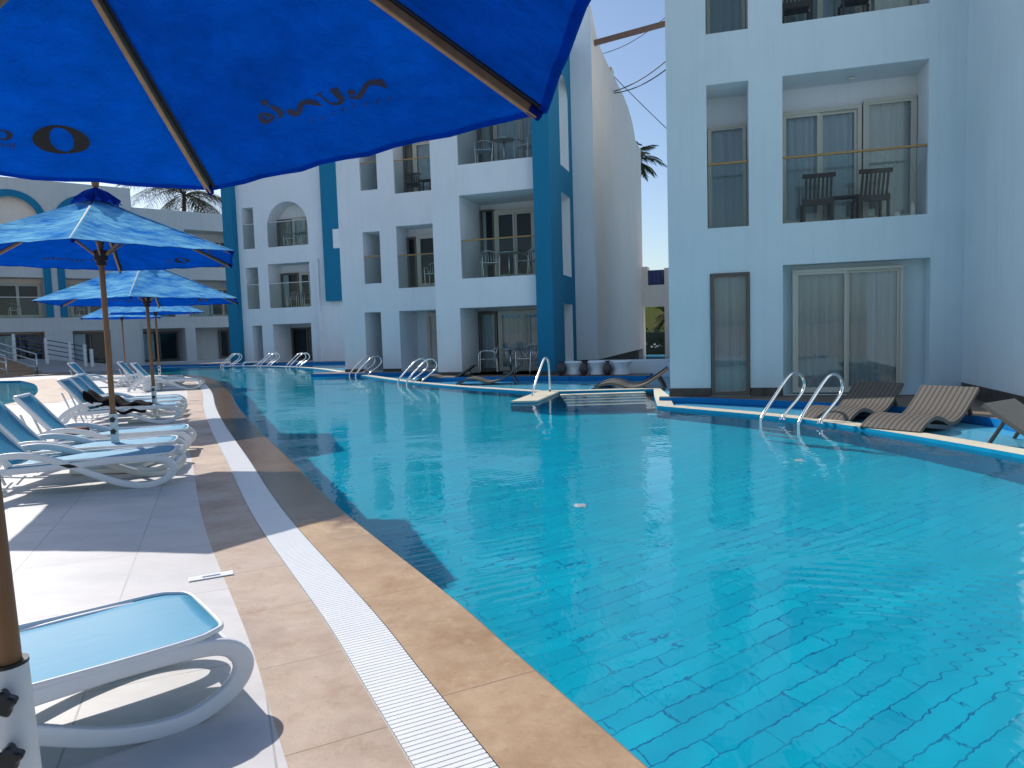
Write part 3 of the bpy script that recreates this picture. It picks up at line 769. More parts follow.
# white block and long side wall, warm bounce light painted in, with a curved parapet, hovering over a dark stone foot
bm = bmesh.new()
prof = [(2.45, 10.55), (2.75, 10.4), (3.1, 10.12), (3.6, 9.93), (4.3, 9.84), (5.6, 9.8), (5.9, 9.8), (5.9, 9.98), (6.35, 9.98), (6.35, 9.8), (8.6, 9.78), (9.6, 9.68), (10.5, 9.45), (11.1, 9.15), (11.4, 8.9), (13.0, 8.9)]
for (a, za), (b, zb) in zip(prof, prof[1:]):
    if b - a < 1e-4: continue
    quad(bm, (3.69, a, 0.33), (3.69, b, 0.33), (3.69, b, zb), (3.69, a, za), 1)
    quad(bm, (3.69, a, za), (3.69, b, zb), (3.3, b, zb), (3.3, a, za), 1)
    quad(bm, (3.3, a, 2), (3.3, a, za), (3.3, b, zb), (3.3, b, 2), 0)
quad(bm, (3.05, 2.45, 0.33), (3.69, 2.45, 0.33), (3.69, 2.45, 10.55), (3.05, 2.45, 10.55), 0)
quad(bm, (3.05, 2.45, 10.55), (3.69, 2.45, 10.55), (3.69, 2.5, 10.55), (3.05, 2.5, 10.55), 0)
quad(bm, (3.05, 2.45, 9.4), (3.05, 2.45, 10.55), (3.05, 2.75, 10.55), (3.05, 2.75, 9.4), 0)
quad(bm, (3.05, 2.45, 0.33), (3.69, 2.45, 0.33), (3.69, 13, 0.33), (3.05, 13, 0.33), 0)
quad(bm, (3.69, 13, 0.33), (3.69, 13, 8.9), (3.05, 13, 8.9), (3.05, 13, 0.33), 1)
bm_obj('side_wall', bm, [M['wall'], M['wall_warm']], wingB)
bm = bmesh.new(); box(bm, 2.7, 3.5, 2.6, 12.9, -0.14, 0.33); bm_obj('stone_foot', bm, M['rubble'], wingB)
for a, b in ((-0.435, 0.31), (2.585, 3.06)):
    dy = -0.262 if a > 2 else -0.015
    bm = bmesh.new(); box(bm, a, b, dy, dy + .012, 0.0, 0.16); bm_obj('base_tiles', bm, M['stone_dark'], wingB)
window(wingB, 0.95, 2.58, 0.10, 1.86, 1.5, 2, 'curtain', 0.07, 'alu', 11)
window(wingB, 0.35, 0.92, 0.10, 1.86, 1.5, 1, 'curtain', 0.05, 'alu_dark', 12)
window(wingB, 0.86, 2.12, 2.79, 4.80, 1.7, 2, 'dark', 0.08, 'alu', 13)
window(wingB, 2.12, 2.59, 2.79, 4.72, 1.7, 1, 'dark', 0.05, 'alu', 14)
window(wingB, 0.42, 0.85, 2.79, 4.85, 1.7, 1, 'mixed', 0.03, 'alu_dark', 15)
window(wingB, 0.92, 2.58, 5.88, 7.7, 1.7, 2, 'curtain', 0.07, 'alu', 16)
window(wingB, 0.45, 0.9, 5.88, 7.7, 1.7, 1, 'curtain', 0.05, 'alu_dark', 16)
railing(wingB, 0.40, 2.60, 2.75, 1.06); railing(wingB, 0.40, 2.60, 5.84, 1.06)

# ---- stepped-back part of the middle building
wingB2 = thing('hotel_building', 'white hotel section set back behind the blue pilaster block, with narrow slit openings', 'building', B2_O, BA)
ops = []
for z0, z1 in ((2.75, 4.72), (5.75, 8.0)):
    ops += [op_rect(-0.78, -0.16, z0 + .2, z1 - .1, 1.3), op_rect(0.44, 2.2, z0, z1, 0.85)]
ops += [op_rect(-0.84, -0.24, 0.07, 2.02, 1.2), op_rect(0.42, 2.2, 0.07, 2.02, 1.3)]
bm = bmesh.new(); facade_mesh(bm, -1.65, 2.25, -0.14, 9.0, 9.0, ops)
bm_obj('wall', bm, M['wall'], wingB2)
for fl, z in enumerate((2.75, 5.75)):
    window(wingB2, 0.80, 2.15, z + .03, z + 1.76, 0.85, 2, 'dark' if fl == 0 else 'curtain', 0.08, 'alu', 20 + fl)
    window(wingB2, 0.46, 0.79, z + .03, z + 1.70, 0.85, 1, 'dark' if fl == 0 else 'tan', 0.04, 'alu_dark', 22 + fl)
    window(wingB2, -0.7, -0.42, z + .25, z + 1.3, 1.3, 1, 'curtain', 0.03, 'alu_dark', 23 + fl)
    railing(wingB2, 0.44, 2.2, z, 1.06); railing(wingB2, -0.78, -0.16, z + .2, 0.9)
window(wingB2, 0.85, 2.18, 0.1, 1.96, 1.3, 2, 'curtain', 0.06, 'alu', 26)
window(wingB2, -0.6, -0.26, 0.1, 1.96, 1.2, 1, 'tan', 0.03, 'alu', 27)
for a, b in ((-1.665, -0.84), (-0.24, 0.42)):
    bm = bmesh.new(); box(bm, a, b, -0.015, -0.001, 0, 0.16); bm_obj('base_tiles', bm, M['stone_dark'], wingB2)

# ---- arched building further left
wingC = thing('hotel_building', 'white hotel block with an arched upper balcony and blue pilasters at both ends', 'building', C_O, BA)
ops = [op_rect(-1.52, 0.84, 5.84, 8.02, 0.9, arch=True), op_rect(-3.0, -2.3, 5.84, 7.9, 1.5),
       op_rect(-1.6, 0.82, 2.8, 5.0, 1.1), op_rect(-2.95, -2.2, 2.8, 4.9, 1.5),
       op_rect(-1.5, 0.75, 0.07, 1.98, 1.6), op_rect(-2.75, -2.15, 0.07, 1.95, 1.6)]
bm = bmesh.new(); facade_mesh(bm, -3.3, 2.0, -0.14, 9.8, 9.0, ops)
box(bm, 1.28, 1.4, -0.16, -0.002, 0.05, 5.1)
box(bm, 2.0, 3.4, 0.02, 6.0, -0.14, 9.6)
box(bm, 2.48, 2.82, -0.4, 0.018, 5.5, 6.4)
bm_obj('wall', bm, M['wall'], wingC)
bm = bmesh.new(); box(bm, -3.9, -3.302, -0.35, 5, -0.14, 9.6); bm_obj('blue_pilaster', bm, M['blue'], wingC)
bm = bmesh.new(); box(bm, 1.85, 2.72, -0.3, -0.004, 3.0, 9.6); bm_obj('blue_pilaster', bm, M['blue'], wingC)
window(wingC, -0.55, 0.8, 5.88, 7.35, 0.9, 2, 'curtain', 0.08, 'alu', 31); window(wingC, -1.48, -0.58, 5.88, 7.3, 0.9, 1, 'tan', 0.05, 'alu_dark', 32)
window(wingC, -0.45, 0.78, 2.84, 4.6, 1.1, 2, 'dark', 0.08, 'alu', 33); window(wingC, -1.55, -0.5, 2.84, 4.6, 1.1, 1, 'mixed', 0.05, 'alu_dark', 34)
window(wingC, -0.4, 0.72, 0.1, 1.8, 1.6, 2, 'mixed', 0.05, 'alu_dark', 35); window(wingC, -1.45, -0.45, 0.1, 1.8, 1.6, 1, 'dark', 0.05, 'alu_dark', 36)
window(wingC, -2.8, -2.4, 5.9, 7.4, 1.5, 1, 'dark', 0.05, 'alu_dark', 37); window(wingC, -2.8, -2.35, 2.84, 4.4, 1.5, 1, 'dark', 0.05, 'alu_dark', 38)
for a, b, z in ((-1.52, .84, 5.84), (-3.0, -2.3, 5.84), (-1.6, .82, 2.8), (-2.95, -2.2, 2.8)): railing(wingC, a, b, z, 1.25, 0.06, 'chrome_dull')

# ---- far building across the end of the pool
wingD = thing('hotel_building', 'pale hotel block across the far end behind the umbrellas, with large blue arches', 'building', D_O, DA)
ops = []
DX = [(-4.4, -0.9), (-0.4, 2.1), (3.12, 5.3)]
for a, b in DX: ops += [op_rect(a, b, 2.8, 5.0, 1.0), op_rect(a + .15, b - .15, 0.05, 2.05, 0.8)]
ops += [op_rect(-0.4, 2.1, 6.1, 9.3, 0.5, arch=True, bm=1), op_rect(3.12, 5.6, 6.1, 9.3, 0.5, arch=True, bm=1)]
bm = bmesh.new(); facade_mesh(bm, -9, 6.7, -0.14, 10.3, 8, ops, back_mat=1)
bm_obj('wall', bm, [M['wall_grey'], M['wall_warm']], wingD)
bm = bmesh.new()
for a, b in ((-0.4, 2.1), (3.12, 5.6)):
    c = (a + b) / 2; r0 = (b - a) / 2; r1 = r0 + 0.36; n = 20
    for k in range(n):
        t0, t1 = math.pi * k / n, math.pi * (k + 1) / n
        P = [(c - q * math.cos(t), 9.3 - r0 + q * math.sin(t)) for t in (t0, t1) for q in (r0, r1)]
        for yy in (-0.06,): quad(bm, (P[0][0], yy, P[0][1]), (P[1][0], yy, P[1][1]), (P[3][0], yy, P[3][1]), (P[2][0], yy, P[2][1]))
        quad(bm, (P[1][0], -0.06, P[1][1]), (P[1][0], 0, P[1][1]), (P[3][0], 0, P[3][1]), (P[3][0], -0.06, P[3][1]))
        quad(bm, (P[0][0], -0.06, P[0][1]), (P[2][0], -0.06, P[2][1]), (P[2][0], 0, P[2][1]), (P[0][0], 0, P[0][1]))
    for q0, q1 in ((a - .36, a), (b, b + .36)): box(bm, q0, q1, -0.06, -0.002, 2.82, 9.3 - r0)
bm_obj('blue_arch', bm, M['blue'], wingD)
for k, (a, b) in enumerate(DX):
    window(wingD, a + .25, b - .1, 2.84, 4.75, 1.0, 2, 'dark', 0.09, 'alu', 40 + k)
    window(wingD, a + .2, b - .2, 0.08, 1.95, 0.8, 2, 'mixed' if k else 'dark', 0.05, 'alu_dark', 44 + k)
    railing(wingD, a, b, 2.8, 1.15, 0.06, 'chrome_dull')
wingD2 = thing('hotel_building', 'lower flat-roofed hotel wing under the palm, between the arched blocks', 'building', loc2w(D_O, DA, 6.75, 0.5), DA)
ops = [op_rect(0.4, 2.1, 5.9, 8.2, 1.5), op_rect(2.9, 6.3, 5.9, 8.2, 1.5), op_rect(0.4, 2.1, 2.8, 5.1, 1.5), op_rect(2.9, 6.3, 2.8, 5.1, 1.5),
       op_rect(0.2, 2.6, 0.05, 2.1, 1.5), op_rect(3.2, 6.3, 0.05, 2.1, 1.5)]
bm = bmesh.new(); facade_mesh(bm, -0.3, 6.9, -0.14, 9.3, 8, ops); box(bm, -0.05, 0.0, -.2, 8, 9.3, 9.9)
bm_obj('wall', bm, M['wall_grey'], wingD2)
for a, b, z, kd in ((4.6, 6.2, 5.94, 'dark'), (4.6, 6.2, 2.84, 'dark'), (0.6, 2.0, 2.84, 'dark'), (0.6, 2.0, 5.94, 'dark'), (0.3, 2.5, 0.08, 'mixed'), (5.0, 6.2, 0.08, 'dark')):
    window(wingD2, a, b, z, z + 1.85, 1.5, 2, kd, 0.07, 'alu_dark' if z < 1 else 'alu', int(a * 10 + z))
for a, b, z in ((2.9, 6.3, 5.9), (.4, 2.1, 5.9), (2.9, 6.3, 2.8), (.4, 2.1, 2.8)): railing(wingD2, a, b, z, 1.15, 0.06, 'chrome_dull')

# ledges of the terraces
ledge('building_ledge', [(-0.5, -0.9), (2.2, -0.75), (3.6, -0.9), (5.6, -1.0), (5.6, 0.6), (3.0, 2.6), (0.3, 1.49), (-0.5, 0.05)], B_O, BA, 0.07)
ledge('building_ledge', [(-2.5, -0.75), (2.2, -0.6), (2.2, 1.29), (0.4, 1.29), (-2.5, 0.05)], B2_O, BA, 0.066)
ledge('building_ledge', [(-9, -1.2), (3.4, -0.9), (3.4, 0.05), (-9, 0.05)], C_O, BA, 0.063)

# ---- link wall between the two blocks, with a gateway
linkw = thing('gate_wall', 'beige wall with a dark gateway between the two white hotel blocks', 'wall', loc2w(B_O, BA, 3.69, 12.6), BA)
bm = bmesh.new()
facade_mesh(bm, -0.3, 3.2, -0.1, 3.05, 0.8, [op_rect(0.05, 0.95, 0.3, 2.15, 0.79)], right=True)
bm.free(); bm = bmesh.new()
for a, b, c, d in ((-0.3, 0.03, -.1, 3.05), (0.95, 3.2, -.1, 3.05), (0.03, 0.95, 2.15, 3.05), (-.3, .25, 3.051, 3.85), (0.96, 3.2, 3.051, 3.75), (1.15, 3.2, 3.751, 4.1), (1.32, 3.2, 4.101, 4.6)):
    box(bm, a, b, 0, 0.8, c, d)
bm_obj('wall', bm, M['wall_warm'], linkw)
bm = bmesh.new(); box(bm, 0.252, 0.958, 0.2, 0.5, 3.06, 3.7)
for k in range(4): box(bm, 0.3 + k * .17, 0.4 + k * .17, 0.17, 0.2, 3.12, 3.66)
bm_obj('blue_panel', bm, M['rope'], linkw)
# low white garden wall in front
gw = B_O
tag(bm_obj('garden_wall', (lambda b: (box(b, 3.9, 8.2, -0.05, 0.2, -0.1, 0.42, 0, .02), b)[1])(bmesh.new()), M['wall'], None, loc=B_O, rotz=BA),
    'low white wall behind the three white tubs near the gateway', 'wall')
yw = tag(bm_obj('yellow_wall', (lambda b: (box(b, -3, 6, 0, .3, -0.1, 2.6, 0), b)[1])(bmesh.new()), M['yellow'], None, loc=loc2w(B_O, BA, 3.69, 24), rotz=BA), 'yellow garden wall seen through the gateway', 'wall')

# ------------------------------------------------------------------ foliage helpers
def leaf_cloud(bm, c, r, n, size, rnd, flat=1.0):
    for _ in range(n):
        while True:
            p = Vector((rnd.uniform(-1, 1), rnd.uniform(-1, 1), rnd.uniform(-1, 1)))
            if p.length < 1: break
        p = Vector(c) + Vector((p.x * r[0], p.y * r[1], p.z * r[2]))
        q = Matrix.Rotation(rnd.uniform(0, 6.3), 3, 'Z') @ Matrix.Rotation(rnd.uniform(-1, 1), 3, 'X')
        s = size * rnd.uniform(.6, 1.3)
        bm.faces.new([bm.verts.new(p + q @ Vector(v)) for v in ((-s * .35, 0, 0), (0, -s, 0), (s * .35, 0, 0), (0, s, 0))])
def palm(name, label, loc, h, nf, L, seed, trunk_r=0.16):
    rnd = random.Random(seed)
    t = thing(name, label, 'tree', loc)
    bm = bmesh.new(); path = [(0.1 * math.sin(k * .5), 0.05 * k * .2, h * k / 14) for k in range(15)]
    sweep(bm, path, circ(trunk_r, 10), scale=[1.25 - .03 * k + (.07 if k % 2 else 0) for k in range(15)])
    bm_obj('trunk', bm, M['trunk'], t, True)
    bm = bmesh.new(); top = Vector(path[-1])
    for k in range(nf):
        az = 2 * math.pi * k / nf + rnd.uniform(-.2, .2); el = rnd.uniform(-0.35, 1.25); LL = L * rnd.uniform(.8, 1.1)
        d = Vector((math.cos(az), math.sin(az), 0)); pts = []; n = 16; p = top.copy(); e = el
        for i in range(n + 1):
            pts.append(p.copy()); p = p + (d * math.cos(e) + Vector((0, 0, math.sin(e)))) * (LL / n); e -= (1.5 + rnd.uniform(-.2, .2)) / n
        sweep(bm, pts, circ(.022, 5), scale=[1.2 - i / n for i in range(n + 1)])
        side = Vector((-d.y, d.x, 0))
        for i in range(2, n + 1):
            for u in (0, .33, .66):
                if i == n and u: break
                c0 = pts[i].lerp(pts[min(n, i + 1)], u); tg = (pts[min(n, i + 1)] - pts[i - 1]).normalized()
                ll = LL * .26 * math.sin(math.pi * min(.95, (i + u) / n * .82 + .16))
                for s in (-1, 1):
                    dr = (side * s * .85 + tg * .65 + Vector((0, 0, -.35 + rnd.uniform(-.25, .3)))).normalized()
                    w = tg * .022
                    a, b = bm.verts.new(c0 - w), bm.verts.new(c0 + w); m2 = c0 + dr * ll * .55; e2 = c0 + dr * ll + Vector((0, 0, -.12 * ll))
                    c_, d_ = bm.verts.new(m2 + w * .9), bm.verts.new(m2 - w * .9); x = bm.verts.new(e2)
                    bm.faces.new((a, b, c_, d_)); bm.faces.new((d_, c_, x))
    bm_obj('crown', bm, M['frond'], t)
    return t
pc = ray(182, 192); pc = Vector((0, 0, CH)) + pc * (52 / pc.y)
palm('palm_tree', 'date palm rising behind the flat roof of the far hotel wing', (pc.x, pc.y, -.1), pc.z - .1, 40, 5.2, 5)
pc = ray(629, 160); pc = Vector((0, 0, CH)) + pc * (40 / pc.y)
palm('palm_tree', 'palm with fronds showing past the curved side wall parapet', (pc.x, pc.y, -.1), pc.z - .1, 24, 2.2, 9)
# gateway planting
gx = loc2w(B_O, BA, 4.2, 16)
hed = thing('hedge', 'dark clipped hedge standing in the gateway', 'hedge', gx, BA)
bm = bmesh.new(); rnd = random.Random(3)
for k in range(5): leaf_cloud(bm, (-.9 + k * .5, 0, .62), (.42, .4, .62), 420, .07, rnd)
bm_obj('foliage', bm, M['hedge'], hed)
bm = bmesh.new(); box(bm, -1.2, 1.4, -.25, .25, -.1, 1.0); bm_obj('stems', bm, M['hedge'], hed)
bm = bmesh.new()
for k in range(16): leaf_cloud(bm, (rnd.uniform(-.8, .9), -.62, rnd.uniform(.3, .5)), (.05, .02, .05), 5, .05, rnd)
bm_obj('blossom', bm, M['flower'], hed)
palm('palm_tree', 'small palm with hanging leaves inside the gateway', loc2w(B_O, BA, 4.25, 18.5, -.1), 1.9, 16, 1.4, 12, .09)

# ------------------------------------------------------------------ beam, cables, pigeon
bm = bmesh.new(); P0 = loc2w(B_O, BA, 3.3, 2.95, 9.62); P1 = loc2w(A_O, AA, 0.0, 9.0, 9.95)
bar(bm, P0, P1, 0.10, 0.14)
bo = tag(bm_obj('timber_beam', bm, M['beam_wood']), 'brown timber beam spanning high between the two hotel blocks', 'beam')
def cable(name, label, a, b, sag, r=0.012):
    bm = bmesh.new(); a, b = Vector(a), Vector(b)
    pts = [a.lerp(b, t / 14) - Vector((0, 0, sag * 4 * (t / 14) * (1 - t / 14))) for t in range(15)]
    sweep(bm, pts, circ(r, 5)); return tag(bm_obj(name, bm, M['cable'], None, True), label, 'cable', 'cables between the hotel blocks')
q0 = loc2w(B_O, BA, 3.7, 6.3, 9.3)
cable('cable', 'upper grey cable sagging between the side wall and the right block', q0, loc2w(A_O, AA, 0, 9.5, 9.7), .25, .02)
cable('cable', 'lower grey cable sagging just beneath another', q0 - Vector((0, 0, .06)), loc2w(A_O, AA, 0, 9.7, 9.5), .3, .02)
cable('cable', 'thin high cable looping just under the timber beam', loc2w(B_O, BA, 3.3, 4.5, 9.9), loc2w(A_O, AA, 0, 10, 11.2), .4, .012)
cable('cable', 'thin cable running down towards the palm fronds', loc2w(B_O, BA, 3.5, 6.2, 10.0), loc2w(A_O, AA, 1.5, 17, 6.2), .1, .014)
# pigeon
pg = tag(bm_obj('pigeon', (lambda b: ([bmesh.ops.create_uvsphere(b, u_segments=12, v_segments=8, radius=1, matrix=Matrix.Translation((0, 0, .13)) @ Matrix.Rotation(.35, 4, 'Y') @ Matrix.Diagonal((.17, .075, .085, 1))),
    bmesh.ops.create_uvsphere(b, u_segments=10, v_segments=6, radius=.045, matrix=Matrix.Translation((-.15, 0, .25))),
    sweep(b, [(-.1, 0, .17), (-.15, 0, .25)], circ(.04, 8)), sweep(b, [(-.19, 0, .25), (-.225, 0, .24)], circ(.01, 5)),
    sweep(b, [(.1, 0, .1), (.3, 0, .03)], [(.05, .008), (-.05, .008), (-.05, -.008), (.05, -.008)]),
    sweep(b, [(-.01, .03, .08), (-.01, .03, 0)], circ(.007, 5)), sweep(b, [(-.01, -.03, .08), (-.01, -.03, 0)], circ(.007, 5))], b)[1])(bmesh.new()), M['bird'], None, True,
    loc=loc2w(B_O, BA, 3.55, 12.3, 8.9), rotz=.1), 'dark pigeon perched on the end of the curved parapet', 'bird')

# ------------------------------------------------------------------ stairs into the pool, handrail
st = thing('pool_steps', 'submerged cream-edged steps leading from the terrace into the pool', 'steps', (0, 0, 0))
bm = bmesh.new(); bn = bmesh.new()
y_top = 14.2
for k in range(5):
    z = -0.042 - 0.06 * k; y1 = y_top - 0.42 * k
    box(bm, 0.95, 2.62 - .06 * k, y1 - 0.42, y1 - 0.002, POOL_D, z, 0)
    box(bn, 0.95, 2.62 - .06 * k, y1 - 0.44, y1 - 0.25, z + .001, z + .02, 0, .006)
bm_obj('tread', bm, M['wall_tile'], st); bm_obj('nosing', bn, M['kerb'], st)
sw = thing('step_wall', 'low cream-capped wall beside the pool steps', 'wall', (0, 0, 0))
bm = bmesh.new(); bn = bmesh.new()
pa, pb = Vector((0.02, 12.5)), Vector((0.56, 14.25))
wq = [(pa.x - .05, pa.y), (pa.x + .42, pa.y - .02), (.94, 14.2), (.50, 14.25)]
def prism(b, pts, z0, z1):
    lo = [b.verts.new((*p, z0)) for p in pts]; hi = [b.verts.new((*p, z1)) for p in pts]
    b.faces.new(hi); b.faces.new(lo[::-1])
    for i in range(len(pts)):
        j = (i + 1) % len(pts); b.faces.new((lo[i], lo[j], hi[j], hi[i]))
prism(bm, wq, POOL_D, -0.02); bm_obj('side', bm, M['wall_tile'], sw)
prism(bn, wq, -0.02, 0.01); bm_obj('cap', bn, M['kerb'], sw)
bm = bmesh.new()
sweep(bm, smooth_path([(0.35, 13.3, -.3), (0.40, 13.4, .1), (.62, 13.95, .62), (.68, 14.08, .70), (.74, 14.2, .64), (.76, 14.25, .4), (.77, 14.28, 0.0)], 5), circ(.022, 10))
tag(bm_obj('handrail', bm, M['steel'], None, True), 'single bent steel handrail beside the pool steps', 'handrail')

# ------------------------------------------------------------------ pool ladders
def ladder_proto():
    t = thing('pool_ladder', 'x', 'ladder', (0, 0, 0), 0, 'steel pool ladders along the terrace')
    for y in (-.27, .27):
        bm = bmesh.new()
        pts = smooth_path([(0.06, y, 0.0), (0.12, y, .07), (0.42, y, .27), (0.52, y, .39), (0.50, y, .51), (0.38, y, .585), (0.20, y, .55), (-0.10, y, .30), (-0.33, y, .08), (-0.36, y, -.08), (-0.36, y, -.95)], 6)
        sweep(bm, pts, circ(.021, 12)); bmesh.ops.create_cone(bm, cap_ends=True, segments=16, radius1=.045, radius2=.04, depth=.02, matrix=Matrix.Translation((0.06, y, .012)))
        bm_obj('rail', bm, M['steel'], t, True, angle=40)
    for z in (-.2, -.45, -.7):
        bm = bmesh.new(); box(bm, -.40, -.32, -.25, .25, z - .015, z + .015, 0, .01); bm_obj('rung', bm, M['chrome_dull'], t)
    return t
L0 = ladder_proto(); L0['label'] = 'nearest steel pool ladder with two arched rails, in front of the wicker loungers'
lt = Vector((3.98 - 3.45, 8.45 - 9.5)); L0.location = (3.58, 8.80, 0.004); L0.rotation_euler = (0, 0, math.atan2(lt.x, -lt.y) + 0.1)
def kerb_at(px):
    # point of the far kerb seen at this column
    d = ray(px, 375); d2 = Vector((d.x / d.y, 1))
    best = min(k2, key=lambda p: abs(p.x / p.y - d2.x))
    return best
for px, lb in ((410, 'steel pool ladder in front of the block with the slit openings'), (362, 'steel pool ladder near the white column of curtains'),
               (292, 'small steel ladder below the arched block'), (266, 'far steel ladder just left of another below the arched block'), (224, 'farthest steel ladder, by the blue pilaster')):
    p = kerb_at(px); dup(L0, (p.x + .08, p.y + .06, .004), rad(33), lb)

# ------------------------------------------------------------------ umbrellas
def umbrella(label, apex, rim, pole_base, wire=True, lettering=True, lean=True):
    ax = Vector(apex); rim = [Vector(c) for c in rim]; pb_ = Vector(pole_base)
    t = thing('parasol', label, 'umbrella', pb_, 0, 'blue parasols along the pool deck')
    def L(p): return Vector(p) - pb_
    def surf(k, tt, v, under=0.0):
        c0, c1 = rim[k], rim[(k + 1) % 6]
        e = c0.lerp(c1, v); bow = 4 * v * (1 - v)
        ctr = (c0 + c1) / 2; inw = (Vector((ax.x, ax.y, ctr.z)) - ctr)
        e = e + inw * (0.014 * bow)
        p = ax.lerp(e, tt)
        p.z -= 0.045 * bow * math.sin(math.pi * min(1, tt * .95)) + 0.03 * math.sin(math.pi * tt) * (1 - bow) * 0.2
        # gentle tension folds running in from the corners
        p.z += 0.006 * math.sin(9 * v * math.pi + 5 * tt + k) * tt * bow
        if under:
            n = (c0 - ax).cross(c1 - ax).normalized()
            if n.z > 0: n = -n
            p = p + n * under
        return p
    nt_, nv = 14, 14
    bm = bmesh.new()
    for k in range(6):
        g = [[bm.verts.new(L(surf(k, .04 + .96 * i / nt_, j / nv))) for j in range(nv + 1)] for i in range(nt_ + 1)]
        g2 = [[bm.verts.new(L(surf(k, .04 + .96 * i / nt_, j / nv, 0.004))) for j in range(nv + 1)] for i in range(nt_ + 1)]
        for i in range(nt_):
            for j in range(nv):
                f = bm.faces.new((g[i][j], g[i][j + 1], g[i + 1][j + 1], g[i + 1][j])); f.material_index = 0
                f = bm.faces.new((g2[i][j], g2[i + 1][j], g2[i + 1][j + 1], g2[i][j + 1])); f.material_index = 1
        for j in range(nv):
            h0, h1 = g[nt_][j], g[nt_][j + 1]
            f = bm.faces.new((h0, h1, g2[nt_][j + 1], g2[nt_][j])); f.material_index = 2
    bmesh.ops.remove_doubles(bm, verts=bm.verts, dist=0.0008)
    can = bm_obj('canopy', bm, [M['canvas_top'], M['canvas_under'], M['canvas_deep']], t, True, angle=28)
    # hem strip (doubled cloth) under the rim
    bm = bmesh.new()
    for k in range(6):
        for j in range(nv):
            a, b = j / nv, (j + 1) / nv
            quad(bm, L(surf(k, .984, a, .006)), L(surf(k, .984, b, .006)), L(surf(k, .999, b, .006)), L(surf(k, .999, a, .006)))
    bm_obj('hem', bm, M['canvas_under'], can, True)
    # lettering stamped in (t, v) of a panel
    if lettering:
        for k in range(6):
            for nm, polys, mt in STAMPS[k % 2]:
                bm = bmesh.new()
                for pl in polys:
                    vs = [bm.verts.new(L(surf(k, tt, v, 0.0085))) for tt, v in pl]
                    try: bm.faces.new(vs)
                    except ValueError: pass
                bm_obj(nm, bm, mt, can)
    # little vent cap with scalloped rim and a finial
    bm = bmesh.new(); c = bm.verts.new(L(ax + Vector((0, 0, .10)))); ringv = []
    for i in range(48):
        a = 2 * math.pi * i / 48; rr = .21 + .010 * math.sin(a * 6) + .010 * math.sin(a * 17) + .008 * math.sin(a * 23)
        zz = -.055 + .02 * math.sin(a * 11)
        ringv.append((bm.verts.new(L(ax + Vector((rr * .5 * math.cos(a), rr * .5 * math.sin(a), .05)))), bm.verts.new(L(ax + Vector((rr * math.cos(a), rr * math.sin(a), zz))))))
    for i in range(48):
        a, b = ringv[i], ringv[(i + 1) % 48]; bm.faces.new((c, a[0], b[0])); bm.faces.new((a[0], a[1], b[1], b[0]))
    bm_obj('vent_cap', bm, M['canvas_deep'], t, True)
    bm = bmesh.new(); lathe(bm, [(.018, .09), (.03, .11), (.035, .14), (.022, .17), (.008, .18)], 12, L(ax)); bm_obj('finial', bm, M['wood'], t, True)
    # pole, hub, ribs and struts
    hub = pb_.lerp(ax, 0); 
    axis = (ax - pb_)
    def on(zv): return pb_ + axis * ((zv - pb_.z) / axis.z)
    rim_z = sum(c.z for c in rim) / 6
    bm = bmesh.new(); sweep(bm, [L(on(pb_.z + .05)), L(on(ax.z - .03))], circ(.026, 16)); bm_obj('pole', bm, M['wood'], t, True, angle=40)
    bm = bmesh.new(); hz = rim_z + .02
    sweep(bm, [L(on(hz - .05)), L(on(hz - .045)), L(on(hz + .045)), L(on(hz + .05))], circ(.062, 16)); 
    sweep(bm, [L(on(hz - .10)), L(on(hz - .055))], circ(.045, 16))
    bm_obj('hub', bm, M['dark_wood'], t, True, angle=40)
    for k in range(6):
        c0 = rim[k]
        pts = []
        for i in range(11):
            tt = .05 + .925 * i / 10; p = surf(k, tt, 0, 0.0) ; pts.append(L(p + Vector((0, 0, -.03))))
        bm = bmesh.new(); sweep(bm, pts, rrect(.02, .028, .004), up=(0, 0, 1)); r = bm_obj('rib', bm, M['rib_wood'], t)
        bm = bmesh.new(); pts2 = [p + Vector((0, 0, .017)) for p in pts]
        sidev = Vector((-(c0 - ax).y, (c0 - ax).x, 0)).normalized() * .012
        sweep(bm, [p - sidev for p in pts2], rrect(.03, .012, .003), up=(0, 0, 1)); bm_obj('rib_sleeve', bm, M['rib_dark'], r)
        bm = bmesh.new(); m_ = pts[3]; hb = L(on(hz)); d = (m_ - hb); d.z = 0; d.normalize()
        bar(bm, hb + d * .05, m_ + Vector((0, 0, -.015)), .016, .022, 0, .003); bm_obj('strut', bm, M['rib_wood'], t)
        bm = bmesh.new(); pp = pts[-1]; e = (pts[-1] - pts[-2]).normalized()
        sweep(bm, [pp - e * .03, pp + e * .012], circ(.015, 10)); bm_obj('corner_pocket', bm, M['canvas_deep'], t, True, angle=40)
    # white sleeve of the base with black knobs
    n0 = axis.normalized(); bm = bmesh.new()
    sweep(bm, [L(on(pb_.z + .02)), L(on(pb_.z + .56))], circ(.037, 20)); sl_ = bm_obj('base_sleeve', bm, M['white_metal'], t, True, angle=40)
    bm = bmesh.new(); sweep(bm, [L(on(pb_.z + .556)), L(on(pb_.z + .563))], circ(.0385, 20)); bm_obj('sleeve_collar', bm, M['black'], sl_, True, angle=40)
